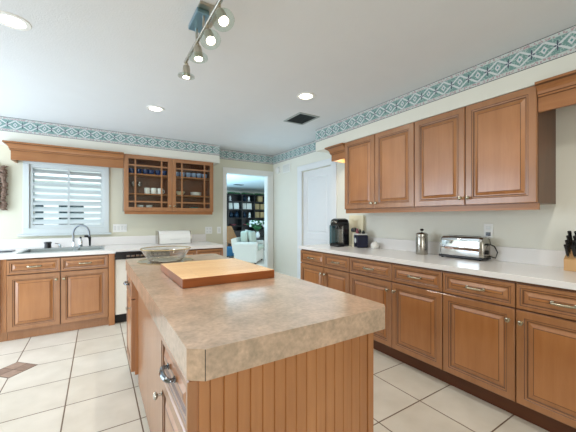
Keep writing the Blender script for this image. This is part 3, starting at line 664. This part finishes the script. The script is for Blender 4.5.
b = MB(); b.bbox(-0.02, -0.0095, -0.117, 0.087, 0.04, 0.225, 0.002); b.build('silver_trim', M['steel'], t)
# black pod carousel tower behind
t = thing('milk_frother', 'slim black and steel jar tower between the coffee maker and the navy canister', 'frother', (2.685, 2.715, CZ)); t.scale = (0.72, 0.72, 1.0)
b = MB(); b.lathe([(0.045, 0), (0.045, 0.02), (0.036, 0.03), (0.036, 0.17), (0.03, 0.18)], n=18); b.build('jar', M['cream'], t, True)
b = MB(); b.lathe([(0.045, 0.18), (0.055, 0.19), (0.055, 0.215), (0.03, 0.232), (0, 0.235)], n=18); b.build('lid', M['black'], t, True)
# navy canister with white emblem and lid bottles
t = thing('coffee_canister', 'navy blue square canister with a round white emblem by the coffee maker', 'canister', (2.665, 2.585, CZ), -0.45)
b = MB(); b.bbox(-0.068, 0.068, -0.068, 0.068, 0, 0.15, 0.012); b.build('body', M['navy'], t)
b = MB(); b.lathe([(0.032, 0), (0.032, 0.0015), (0, 0.0015)], (-0.0675, 0.0, 0.085), 20, (-1, 0, 0)); b.build('emblem', M['beige_pl'], t)
b = MB(); b.bbox(-0.07, 0.07, -0.07, 0.07, 0.151, 0.165, 0.006); ld = b.build('lid', M['beige_pl'], t)
for x, y, hgt, mt in ((-0.03, 0.035, 0.06, 'pink'), (0.02, -0.03, 0.04, 'black'), (-0.01, 0.0, 0.05, 'black')):
    b = MB(); b.lathe([(0.016, 0), (0.018, 0.004), (0.018, hgt * 0.6), (0.009, hgt * 0.75), (0.01, hgt), (0, hgt)], (x, y, 0), 12)
    o = b.build('bottle', M[mt], None, True); ro = Matrix.Rotation(-0.45, 4, 'Z') @ Vector((0, 0, 0)); o.location = (2.665, 2.585, CZ + 0.1655); o.rotation_euler = (0, 0, -0.45)
    tag(o, {0.06: 'pink-capped little bottle on top of the navy canister', 0.04: 'short black bottle on the right of the navy canister lid', 0.05: 'black bottle in the middle of the navy canister lid'}[hgt], 'bottle')
# cream tray leaning on the wall
b = MB(); b.bbox(-0.125, 0.125, -0.006, 0.006, 0, 0.385, 0.005)
tag(b.build('serving_board', M['cream'], None, loc=(2.742, 2.76, CZ + 0.001), rot=(-0.07, 0, R90)), 'cream serving board leaning on the wall behind the coffee things', 'board')
b = MB(); b.bbox(-0.05, 0.05, -0.004, 0.004, 0, 0.14, 0.003); o = b.build('frame', M['brown_wood']); o.location = (2.768, 2.49, CZ + 0.12)
bpy.data.objects.remove(o)
# white sugar bowl
t = thing('sugar_bowl', 'small white lidded sugar bowl right of the navy canister', 'bowl', (2.70, 2.40, CZ))
b = MB(); b.lathe([(0.03, 0), (0.045, 0.015), (0.05, 0.035), (0.04, 0.055)], n=20); b.build('bowl', M['white_cer'], t, True)
b = MB(); b.lathe([(0.042, 0.055), (0.03, 0.07), (0.008, 0.075), (0.01, 0.086), (0, 0.09)], n=20); b.build('lid', M['white_cer'], t, True)
# french press
t = thing('french_press', 'brushed steel French press standing alone on the white counter', 'french press', (2.655, 1.775, CZ)); t.scale = (1.0, 1.0, 1.1)
b = MB(); b.lathe([(0.052, 0), (0.054, 0.004), (0.053, 0.15), (0.050, 0.157), (0.053, 0.16), (0.053, 0.172)], n=28); b.build('pot', M['steel'], t, True)
b = MB(); b.lathe([(0.055, 0.172), (0.055, 0.178), (0.04, 0.19), (0.012, 0.194), (0.004, 0.196), (0.004, 0.206)], n=24); b.build('lid', M['steel'], t, True)
b = MB(); b.lathe([(0.006, 0.204), (0.016, 0.210), (0.018, 0.218), (0.012, 0.225), (0, 0.226)], n=16); b.build('plunger_knob', M['black'], t, True)
b = MB(); b.tube([(0.02, 0.045, 0.155), (0.035, 0.08, 0.155), (0.037, 0.085, 0.13), (0.035, 0.08, 0.05), (0.02, 0.045, 0.035)], 0.007, 8); b.build('handle', M['steel'], t, True)
b = MB(); b.hull([(-0.048, -0.015, 0.150), (-0.040, 0.025, 0.150), (-0.056, 0.01, 0.155)], [(-0.048, -0.015, 0.176), (-0.040, 0.025, 0.176), (-0.072, 0.012, 0.178)]); b.build('spout', M['steel'], t)
# toaster: long chrome slot toaster (local x along its length = world -y)
t = thing('toaster', 'long polished chrome toaster with a black base on the right counter', 'toaster', (2.695, 1.40, CZ), R90); t.scale = (1.06, 1.0, 1.18)
b = MB(); hl = 0.172
prof = [(-0.062, 0.022), (-0.066, 0.04), (-0.066, 0.125), (-0.058, 0.152), (-0.038, 0.166), (0.038, 0.166), (0.058, 0.152), (0.066, 0.125), (0.066, 0.04), (0.062, 0.022)]
rings = []
for xx, s_ in ((-hl, 0.80), (-hl + 0.006, 0.92), (-hl + 0.022, 1), (hl - 0.028, 1)):
    rings.append([(xx, p[0] * s_, 0.022 + (p[1] - 0.022) * (0.86 + 0.14 * (s_ - 0.8) / 0.2)) for p in prof])
b.loft(rings); b.build('shell', M['chrome'], t, True)
b = MB(); rings = []
for xx, s_ in ((hl - 0.028, 0.99), (hl - 0.006, 0.97), (hl, 0.90)): rings.append([(xx, p[0] * s_, 0.022 + (p[1] - 0.022) * s_) for p in prof])
b.loft(rings); ep = b.build('end_cap', M['steel'], t, True)
b = MB(); b.bbox(hl + 0.0005, hl + 0.022, -0.022, 0.022, 0.108, 0.12, 0.004); b.build('lever', M['black'], ep)
b = MB(); b.lathe([(0.014, 0), (0.016, 0.01), (0.012, 0.014), (0, 0.014)], (hl, 0, 0.058), 14, (1, 0, 0)); b.build('dial', M['black'], ep, True)
b = MB(); b.bbox(-hl - 0.006, hl + 0.003, -0.070, 0.070, 0.006, 0.0215, 0.005); b.build('base', M['black'], t)
for xx in (-hl + 0.02, hl - 0.025):
    for yy in (-0.052, 0.052):
        b = MB(); b.lathe([(0.009, 0), (0.01, 0.006)], (xx, yy, 0), 10); b.build('foot', M['black_matte'], t)
b = MB()
for yy in (-0.02, 0.02): b.box(-hl + 0.04, hl - 0.05, yy - 0.009, yy + 0.009, 0.1655, 0.1668)
b.build('bread_slot', M['black_matte'], t)
b = MB(); b.tube([(hl - 0.01, 0.05, 0.03), (hl + 0.04, 0.055, 0.02), (hl + 0.055, 0.05, 0.06), (hl + 0.03, 0.058, 0.10), (hl, 0.066, 0.11), (hl - 0.015, 0.072, 0.15)], 0.004, 8); b.build('cord', M['black'], t, True)
# knife block
t = thing('knife_block', 'wooden knife block full of black-handled knives at the right picture edge', 'knife block', (2.70, 0.665, CZ), R90)
b = MB(); b.hull([(-0.055, -0.06, 0), (0.055, -0.06, 0), (0.055, 0.06, 0), (-0.055, 0.06, 0)], [(-0.055, -0.06, 0.075), (0.055, -0.06, 0.075), (0.055, 0.06, 0.165), (-0.055, 0.06, 0.165)]); b.build('block', M['block'], t)
d = Vector((0, -0.6, 0.9)).normalized(); k = 0
for row, (yy, ln) in enumerate(((-0.045, 0.085), (-0.018, 0.095), (0.010, 0.105), (0.038, 0.115))):
    for xx in (-0.036, 0.0, 0.036):
        base = Vector((xx, yy, 0.075 + (yy + 0.06) * 0.75 + 0.004)); kt = thing('knife', 'black-handled knife in the wooden knife block at the picture edge', 'knife', (0, 0, 0), 0, 'knives in the knife block')
        kt.location = (2.70 + base.y, 0.665 - base.x, CZ + base.z); kt.rotation_euler = (0, 0, R90)
        dd = d + Vector((xx * 0.5 * (-1), 0, 0)); dd.normalize()
        b = MB(); b.tube([dd * 0.014, dd * 0.03, dd * (0.014 + ln * 0.6), dd * (0.014 + ln)], [0.008, 0.0095, 0.009, 0.011], 8); b.build('handle', M['black'], kt, True)
        b = MB(); b.tube([dd * 0.001, dd * 0.016], 0.007, 8); b.build('bolster', M['steel'], kt, True)
# outlets and switches
def plate_(name, label, cat, loc, rz, w, hgt, holes):
    t = thing(name, label, cat, loc, rz)
    b = MB(); b.bbox(-w / 2, w / 2, -0.006, 0, -hgt / 2, hgt / 2, 0.003); b.build('cover_plate', M['white'], t)
    for x, z, ww, hh, mt in holes:
        b = MB(); b.bbox(x - ww / 2, x + ww / 2, -0.0095, -0.006, z - hh / 2, z + hh / 2, 0.001, 1); b.build('socket' if name == 'wall_outlet' else 'switch', M[mt], t)
plate_('wall_outlet', 'white wall outlet with a black plug above the toaster', 'outlet', (WX - 0.0005, 1.25, 1.155), R90, 0.072, 0.118, [(0, 0.025, 0.034, 0.028, 'beige_pl'), (0, -0.028, 0.036, 0.03, 'black')])
plate_('light_switch', 'wide four-gang white switch plate between the window and the glass cabinet', 'switch', (0.275, BY - 0.0005, 1.12), 0, 0.175, 0.115, [(x, 0, 0.03, 0.065, 'beige_pl') for x in (-0.066, -0.022, 0.022, 0.066)])
plate_('wall_outlet', 'double-width white outlet plate right of the bread box', 'outlet', (1.565, BY - 0.0005, 1.06), 0, 0.118, 0.115, [(x, z, 0.03, 0.026, 'beige_pl') for x in (-0.025, 0.025) for z in (-0.025, 0.025)])
plate_('light_switch', 'narrow white switch plate beside the doorway', 'switch', (1.742, BY - 0.0005, 1.06), 0, 0.07, 0.115, [(0, 0, 0.03, 0.065, 'beige_pl')])
# white bread box
t = thing('bread_box', 'white roll-front bread box on the counter below the glass cabinet', 'bread box', (0.735, 4.62, 0.8855))
b = MB(); pf = [(0, 0), (0, 0.08), (0.02, 0.14), (0.06, 0.178), (0.10, 0.185), (0.24, 0.185), (0.24, 0)]
b.loft([[(0.012, p[0], p[1] + 0.006) for p in pf], [(0.450, p[0], p[1] + 0.006) for p in pf]]); b.build('shell', M['white'], t)
for x in (0, 0.451):
    b = MB(); b.loft([[(x, p[0] - 0.004 + 0.02 * (p[0] > 0.2), p[1] * 1.02) for p in pf], [(x + 0.011, p[0] - 0.004 + 0.02 * (p[0] > 0.2), p[1] * 1.02) for p in pf]]); b.build('end_plate', M['steel'], t)
b = MB(); b.bbox(0.16, 0.30, -0.010, 0.002, 0.062, 0.072, 0.003); b.build('handle', M['beige_pl'], t)
# dried garland on the wall left of the window
b = MB(); rr = random.Random(7)
for k in range(64):
    z = 1.36 + 0.53 * k / 63; side_ = (k % 3) - 1
    b.ball((side_ * 0.06 + rr.uniform(-0.012, 0.012), -0.035 - rr.uniform(0, 0.025), z), rr.uniform(0.022, 0.034), rr.uniform(0.02, 0.03), rr.uniform(0.016, 0.026), 8, 6)
    a = rr.uniform(0, 6.28)
    b.tube([(side_ * 0.04, -0.03, z), (side_ * 0.04 + 0.045 * math.cos(a), -0.055, z + 0.03 * math.sin(a)), (side_ * 0.04 + 0.06 * math.cos(a), -0.04, z + 0.05 * math.sin(a))], [0.008, 0.01, 0.003], 6)
b.tube([(0, -0.03, 1.35), (0, -0.03, 1.92)], 0.02, 8)
tag(b.build('hanging_garland', M['garland'], None, True, loc=(-1.015, BY - 0.002, 0)), 'brown dried garland hanging on the wall left of the window', 'garland')
# wall fixtures by the doorway
t = thing('wall_vent', 'small white vent grille high on the right wall by the doorway', 'vent', (WX - 0.0005, 4.47, 2.135), R90)
b = MB(); b.bbox(-0.12, 0.12, -0.012, 0, -0.075, 0.075, 0.003); b.build('frame', M['white'], t)
for k in range(6):
    b = MB(); b.box(-0.1 + k * 0.036, -0.08 + k * 0.036, -0.016, -0.012, -0.06, 0.06); b.build('slat', M['beige_pl'], t)
b = MB(); b.lathe([(0.065, 0), (0.065, 0.02), (0.05, 0.034), (0, 0.036)], (0, 0, 0), 24, (-1, 0, 0))
tag(b.build('smoke_detector', M['white'], None, True, loc=(WX - 0.0005, 4.76, 2.135)), 'round white smoke detector on the wall beside the doorway corner', 'smoke detector')

# ------------------------------------------------------------------ ceiling fixtures
def spot_light(name, loc, direction, power, size, blend, color, parent=None, radius=0.03):
    l = bpy.data.lights.new(name, 'SPOT'); l.energy = power; l.spot_size = size; l.spot_blend = blend; l.color = color; l.shadow_soft_size = radius
    o = bpy.data.objects.new(name, l); COL.objects.link(o); o.location = loc
    o.rotation_euler = Vector(direction).to_track_quat('-Z', 'Y').to_euler()
    if parent: o.parent = parent
    return o
WARM = (1.0, 0.93, 0.83)
def can_light(x, y, label):
    t = thing('recessed_light', label, 'ceiling light', (x, y, CH), 0, 'recessed ceiling lights')
    b = MB(); b.lathe([(0.062, -0.004), (0.066, -0.007), (0.088, -0.005), (0.092, -0.0005), (0.062, -0.0005)], n=32, closed=True); b.build('trim_ring', M['white'], t, True)
    b = MB(); b.lathe([(0.0615, -0.0006), (0.0615, -0.0035), (0.04, -0.0045), (0, -0.0045)], n=28); b.build('lens', M['can_glow'], t, True)
    spot_light('recessed_light_beam', (0, 0, -0.02), (0, 0, -1), 22, math.radians(150), 0.7, WARM, t, 0.05)
    return t
can_light(-0.432, 2.405, 'recessed ceiling light at the top left picture corner')
can_light(0.527, 3.50, 'recessed ceiling light midway between the track light and the window')
can_light(1.70, 2.366, 'recessed ceiling light beside the dark ceiling vent')
can_light(-0.432, 0.55, 'added unseen fill downlight above the floor left of the island')  # added out of view as fill light
can_light(1.70, 0.55, 'added unseen fill downlight above the aisle by the near right cabinets')  # another added fill light, outside the camera view
t = thing('ceiling_vent', 'square dark-louvred air vent in the kitchen ceiling', 'vent', (2.04, 2.935, CH))
b = MB()
for x0, x1, ya, yb in ((-0.14, 0.14, -0.175, -0.15), (-0.14, 0.14, 0.15, 0.175), (-0.14, -0.115, -0.15, 0.15), (0.115, 0.14, -0.15, 0.15)): b.box(x0, x1, ya, yb, -0.008, -0.0005)
b.build('frame', plain('grey_vent_frame', (150, 158, 156), 0.5), t)
b = MB(); b.box(-0.115, 0.115, -0.15, 0.15, -0.0035, -0.0005); b.build('backing', M['black_matte'], t)
for k in range(8):
    b = MB(); y = -0.13 + k * 0.037; b.hull([(-0.115, y, -0.009), (0.115, y, -0.009), (0.115, y + 0.003, -0.009), (-0.115, y + 0.003, -0.009)], [(-0.115, y + 0.018, -0.004), (0.115, y + 0.018, -0.004), (0.115, y + 0.021, -0.004), (-0.115, y + 0.021, -0.004)]); b.build('slat', M['vent_dark'], t)
# track light
TX, TZ = 0.505, 2.32
t = thing('track_light', 'brushed nickel track light with four glass-ringed spots over the island', 'track light', (TX, 1.70, CH))
b = MB(); b.bbox(-0.036, 0.085, -0.07, 0.12, -0.014, -0.0005, 0.002); b.build('ceiling_plate', M['nickel'], t)
b = MB(); b.bbox(-0.042, 0.027, -0.03, 0.16, -0.040, -0.0145, 0.003); b.build('canopy', plain('steel_tinted_as_window_reflection', (140, 178, 200), 0.3, 1.0), t)  # blue base colour paints in the window's reflection
for sy in (-0.01, 0.13):
    b = MB(); b.tube([(0, sy, -0.04), (0, sy, -0.12)], 0.007, 10); b.build('stem', M['nickel'], t, True)
b = MB(); b.tube([(0, -0.52, -0.12), (0, 0.405, -0.12)], 0.0105, 10); b.build('bar', M['steel'], t, True)
for k, (yy, dr_) in enumerate(((0.375, (0.0, 0.06, -1)), (0.11, (0.05, -0.10, -1)), (-0.08, (0.06, -0.50, -0.85)), (-0.27, (0.08, -0.50, -0.85)))):
    d = Vector(dr_).normalized(); o_ = Vector((0, yy, -0.145 if k < 2 else -0.16))
    b = MB(); b.tube([(0, yy, -0.108), (0, yy, -0.15 if k < 2 else -0.165)], 0.008, 10); b.ball(o_, 0.013); nk = b.build('swivel', M['antique'], t, True)
    b = MB(); b.lathe([(0.010, 0.005), (0.021, 0.012), (0.024, 0.03), (0.026, 0.085), (0.024, 0.088), (0.02, 0.07)], o_, 18, d); hd_ = b.build('spot_head', M['nickel'], t, True)
    b = MB(); b.lathe([(0.0275, 0.074), (0.054, 0.074), (0.054, 0.084), (0.0275, 0.084)], o_, 28, d, closed=True); b.build('glass_ring', M['smoked'], hd_, True)
    b = MB(); b.lathe([(0.0195, 0.071), (0.0195, 0.0885), (0.012, 0.092), (0, 0.093)], o_, 16, d); b.build('bulb', M['bulb'], hd_, True)
    spot_light('track_spot_beam', o_ + d * 0.10, d, 9, math.radians(95), 0.6, WARM, t, 0.02)
# lamp under the short crown, lighting the niche
l = bpy.data.lights.new('niche_lamp', 'AREA'); l.shape = 'RECTANGLE'; l.size = 0.18; l.size_y = 0.05; l.energy = 2.2; l.color = (1.0, 0.84, 0.62)
t = thing('niche_lamp', 'small warm strip lamp under the short crown by the white door', 'lamp', (2.66, 2.77, 2.05))
b = MB(); b.bbox(-0.03, 0.03, -0.09, 0.09, -0.012, 0.0, 0.003); b.build('housing', M['white'], t)
lo = bpy.data.objects.new('niche_lamp_light', l); COL.objects.link(lo); lo.location = (0, 0, -0.016); lo.parent = t; lo.rotation_euler = (0, 0, PI / 2)

# ------------------------------------------------------------------ family room beyond the doorway
t = thing('armchair', 'pale upholstered armchair seen through the doorway', 'armchair', (3.423, 7.599, 0), -math.radians(40))
b = MB(); b.bbox(-0.33, 0.30, 0.03, 0.90, 0.05, 0.36, 0.03); b.build('frame', M['sofa'], t)
for y0_, y1_ in ((0.0, 0.16), (0.78, 0.94)):
    b = MB(); b.bbox(-0.33, 0.31, y0_, y1_, 0.04, 0.57, 0.02); b.lathe([(0.075, -0.325), (0.085, -0.32), (0.085, 0.31), (0.075, 0.315)], (0, (y0_ + y1_) / 2, 0.52), 16, (1, 0, 0)); b.build('arm', M['sofa'], t)
b = MB(); b.hull([(-0.36, 0.02, 0.3), (-0.16, 0.02, 0.3), (-0.16, 0.92, 0.3), (-0.36, 0.92, 0.3)], [(-0.42, 0.02, 0.68), (-0.30, 0.02, 0.72), (-0.30, 0.92, 0.72), (-0.42, 0.92, 0.68)]); b.build('backrest', M['sofa'], t)
b = MB(); b.bbox(-0.17, 0.36, 0.17, 0.77, 0.36, 0.50, 0.04, 3); b.build('seat_cushion', M['sofa_cushion'], t)
b = MB(); b.bbox(-0.20, 0.0, 0.17, 0.77, 0.51, 0.9, 0.05, 3); b.build('back_cushion', M['sofa_cushion'], t)
for x in (-0.28, 0.26):
    for y in (0.06, 0.86):
        b = MB(); b.lathe([(0.02, 0), (0.028, 0.05)], (x, y, 0), 10); b.build('foot', M['dark_shelf'], t)
b = MB(); b.bbox(-0.06, 0.06, -0.26, 0.26, 0, 0.38, 0.05, 3)
tag(b.build('throw_pillow', M['sofa_cushion'], None, True, loc=(3.801, 7.895, 0.505), rot=(0, -0.12, -math.radians(40))), 'pale grey-green pillow standing on the armchair', 'pillow')
# side table with flower vase behind the armchair
t = thing('side_table', 'small dark side table behind the armchair', 'table', (4.33, 9.0, 0))
b = MB(); b.lathe([(0.38, 0.58), (0.39, 0.585), (0.39, 0.61), (0.38, 0.615)], n=24); b.build('tabletop', M['dark_shelf'], t)
b = MB(); b.lathe([(0.17, 0), (0.17, 0.02), (0.03, 0.05), (0.03, 0.58)], n=16); b.build('pedestal', M['dark_shelf'], t)
def bouquet(x, y, z, r, nf, nl, hh, label):
    t = thing('flower_vase', label, 'vase', (x, y, z))
    b = MB(); b.lathe([(0.05, 0), (0.075, 0.06), (0.06, 0.14), (0.04, 0.18), (0.05, 0.2), (0.045, 0.2), (0.035, 0.18), (0, 0.02)], n=18); b.build('vase', M['white_cer'], t, True)
    rr = random.Random(nf); bl = MB(); bf = MB()
    for k in range(nl):
        a = rr.uniform(0, 6.28); d = Vector((math.cos(a) * rr.uniform(0.3, 1), math.sin(a) * rr.uniform(0.3, 1), rr.uniform(0.5, 1.5))).normalized()
        p = Vector((0, 0, 0.19)) + d * rr.uniform(0.3, 1.0) * hh; bl.tube([(0, 0, 0.19), p * 0.5 + Vector((0, 0, 0.12)), p], 0.004, 5); bl.ball(p, 0.05, 0.035, 0.022, 8, 5)
    for k in range(nf):
        a = rr.uniform(0, 6.28); d = Vector((math.cos(a) * rr.uniform(0.3, 1), math.sin(a) * rr.uniform(0.3, 1), rr.uniform(0.5, 1.6))).normalized()
        p = Vector((0, 0, 0.22)) + d * rr.uniform(0.6, 1.0) * hh; bf.ball(p, r, r, r * 0.8, 8, 6)
    bl.build('foliage', M['green'], t); bf.build('blossoms', M['petal'], t, True)
bouquet(4.50, 9.0, 0.6155, 0.042, 22, 40, 0.42, 'white flowers with green leaves in a white vase behind the armchair')
vessel('vase', [(0.05, 0), (0.08, 0.06), (0.07, 0.16), (0.035, 0.24), (0.05, 0.27), (0.045, 0.27), (0.03, 0.24), (0, 0.02)], 'white_cer', 'tall white vase on the side table left of the flowers', 'vase', [(4.09, 9.0, 0.6155)], None)
# brown easel-like chair back and blue footstool at the left of the view
t = thing('folding_chair', 'mid-brown wooden slanted chair at the left of the doorway view', 'chair', (4.0, 9.95, 0))
b = MB(); b.hull([(-0.22, -0.02, 0.42), (0.22, -0.02, 0.42), (0.22, 0.02, 0.42), (-0.22, 0.02, 0.42)], [(-0.16, 0.16, 0.98), (0.02, 0.16, 0.98), (0.02, 0.2, 0.98), (-0.16, 0.2, 0.98)]); b.build('backrest', M['brown_wood'], t)
b = MB(); b.bbox(-0.22, 0.22, -0.45, 0.02, 0.40, 0.44, 0.01); b.build('seat', M['brown_wood'], t)
for x in (-0.2, 0.2):
    for y in (-0.43, 0.0):
        b = MB(); b.box(x - 0.018, x + 0.018, y - 0.018, y + 0.018, 0.001, 0.40); b.build('leg', M['brown_wood'], t)
t = thing('footstool', 'blue upholstered footstool on the floor left of the armchair', 'footstool', (3.62, 9.2, 0))
b = MB(); b.bbox(-0.22, 0.22, -0.22, 0.22, 0.06, 0.34, 0.05, 3); b.build('cushion', M['blue_fab'], t)
for x in (-0.17, 0.17):
    for y in (-0.17, 0.17):
        b = MB(); b.lathe([(0.02, 0), (0.025, 0.062)], (x, y, 0), 10); b.build('foot', M['dark_shelf'], t)
# dark wall-wide display shelf
SX0, SX1, SY = 3.5, 6.3, 10.5
t = thing('display_shelf', 'near-black wall-wide display shelving at the back of the far room', 'shelf', (SX0, SY, 0)); w = SX1 - SX0
b = MB(); b.box(0, w, 0.36, 0.40, 0, 2.17); b.build('back_panel', M['dark_shelf'], t)
b = MB(); b.box(0, w, -0.05, 0.36, 0.001, 0.80); b.build('lower_cabinet', M['dark_shelf'], t)
ZS = [0.98, 1.28, 1.60, 1.90]; XS = [0, 0.55, 1.10, 1.62, 2.2, w]
for x in XS:
    b = MB(); b.box(max(x - 0.02, 0), min(x + 0.02, w), 0, 0.36, 0.80, 2.17); b.build('upright', M['dark_shelf'], t)
for z in ZS + [2.17]:
    b = MB(); b.box(0, w, 0.0, 0.36, z - 0.025, z); b.build('shelf_board', M['dark_shelf'], t)
rr = random.Random(11)
def small(name, label, cat, group, builder, spots, mat):
    first = None
    for x, z in spots:
        if first is None:
            b = MB(); builder(b); first = o = b.build(name, M[mat], None, True)
        else: o = first.copy(); COL.objects.link(o)
        o.location = (SX0 + x, SY + 0.16, z + 0.001); tag(o, label, cat, group)
fr_b = lambda b: b.hull([(-0.10, -0.015, 0), (0.10, -0.015, 0), (0.10, 0.015, 0), (-0.10, 0.015, 0)], [(-0.10, 0.025, 0.24), (0.10, 0.025, 0.24), (0.10, 0.05, 0.24), (-0.10, 0.05, 0.24)])
small('photo_frame', 'pale photo frame in the row on the upper middle shelf of the far room', 'picture frame', 'pale frames on the far shelf', fr_b, [(0.68, 1.60), (0.94, 1.60), (1.24, 1.60), (1.47, 1.60)], 'frame_cream')
bk = lambda b: b.bbox(-0.09, 0.09, -0.1, 0.1, 0, 0.22, 0.004)
small('book_bundle', 'tan upright album stack at the right of the far display shelf', 'album', 'tan albums on the far shelf', bk, [(1.76, 1.60), (2.0, 1.60), (1.76, 1.28), (2.0, 1.28), (1.9, 1.90)], 'amber')
vs_ = lambda b: b.lathe([(0.05, 0), (0.09, 0.08), (0.07, 0.17), (0.03, 0.21), (0.045, 0.24), (0.0, 0.24)], n=14)
small('vase', 'dark blue round vase on the far display shelf', 'vase', 'dark blue vases on the far shelf', vs_, [(0.72, 1.28), (0.95, 1.28), (1.25, 1.28), (0.3, 1.28), (0.3, 0.98), (1.26, 1.90)], 'dark_navy')
dk = lambda b: b.lathe([(0.03, 0), (0.10, 0.02), (0.13, 0.06), (0.12, 0.06), (0.09, 0.03), (0, 0.02)], n=16)
small('bowl', 'dusty rose bowl on the far display shelf', 'bowl', 'rose bowls on the far shelf', dk, [(1.29, 0.98), (0.32, 1.60), (0.8, 0.98)], 'pink')
small('figurine', 'white figurine on the far display shelf', 'figurine', 'white figurines on the far shelf', lambda b: (b.lathe([(0.05, 0), (0.06, 0.02), (0.03, 0.05), (0.05, 0.11), (0.03, 0.15), (0, 0.15)], n=12), b.ball((0, 0, 0.17), 0.036, n=10, m=6)), [(1.48, 1.28), (0.68, 1.90), (1.5, 0.98), (1.45, 1.90), (0.3, 1.90)], 'white_cer')
small('trailing_plant', 'leafy green plant on top of the far display shelf', 'plant', 'plants along the top of the far shelf', lambda b: [b.ball((rr.uniform(-0.2, 0.2), rr.uniform(-0.08, 0.08), rr.uniform(0.02, 0.05) + 0.0), 0.07, 0.03, 0.02, 7, 5) for _ in range(26)], [(0.3, 2.17), (0.85, 2.17), (1.4, 2.17), (1.95, 2.17)], 'green')
b = MB(); b.box(-0.16, 0.16, -0.12, 0.12, -0.01, -0.0005)
tag(b.build('ceiling_vent', M['vent_dark'], None, loc=(4.2, 9.9, CH)), 'dark vent in the far room ceiling seen through the doorway', 'vent')
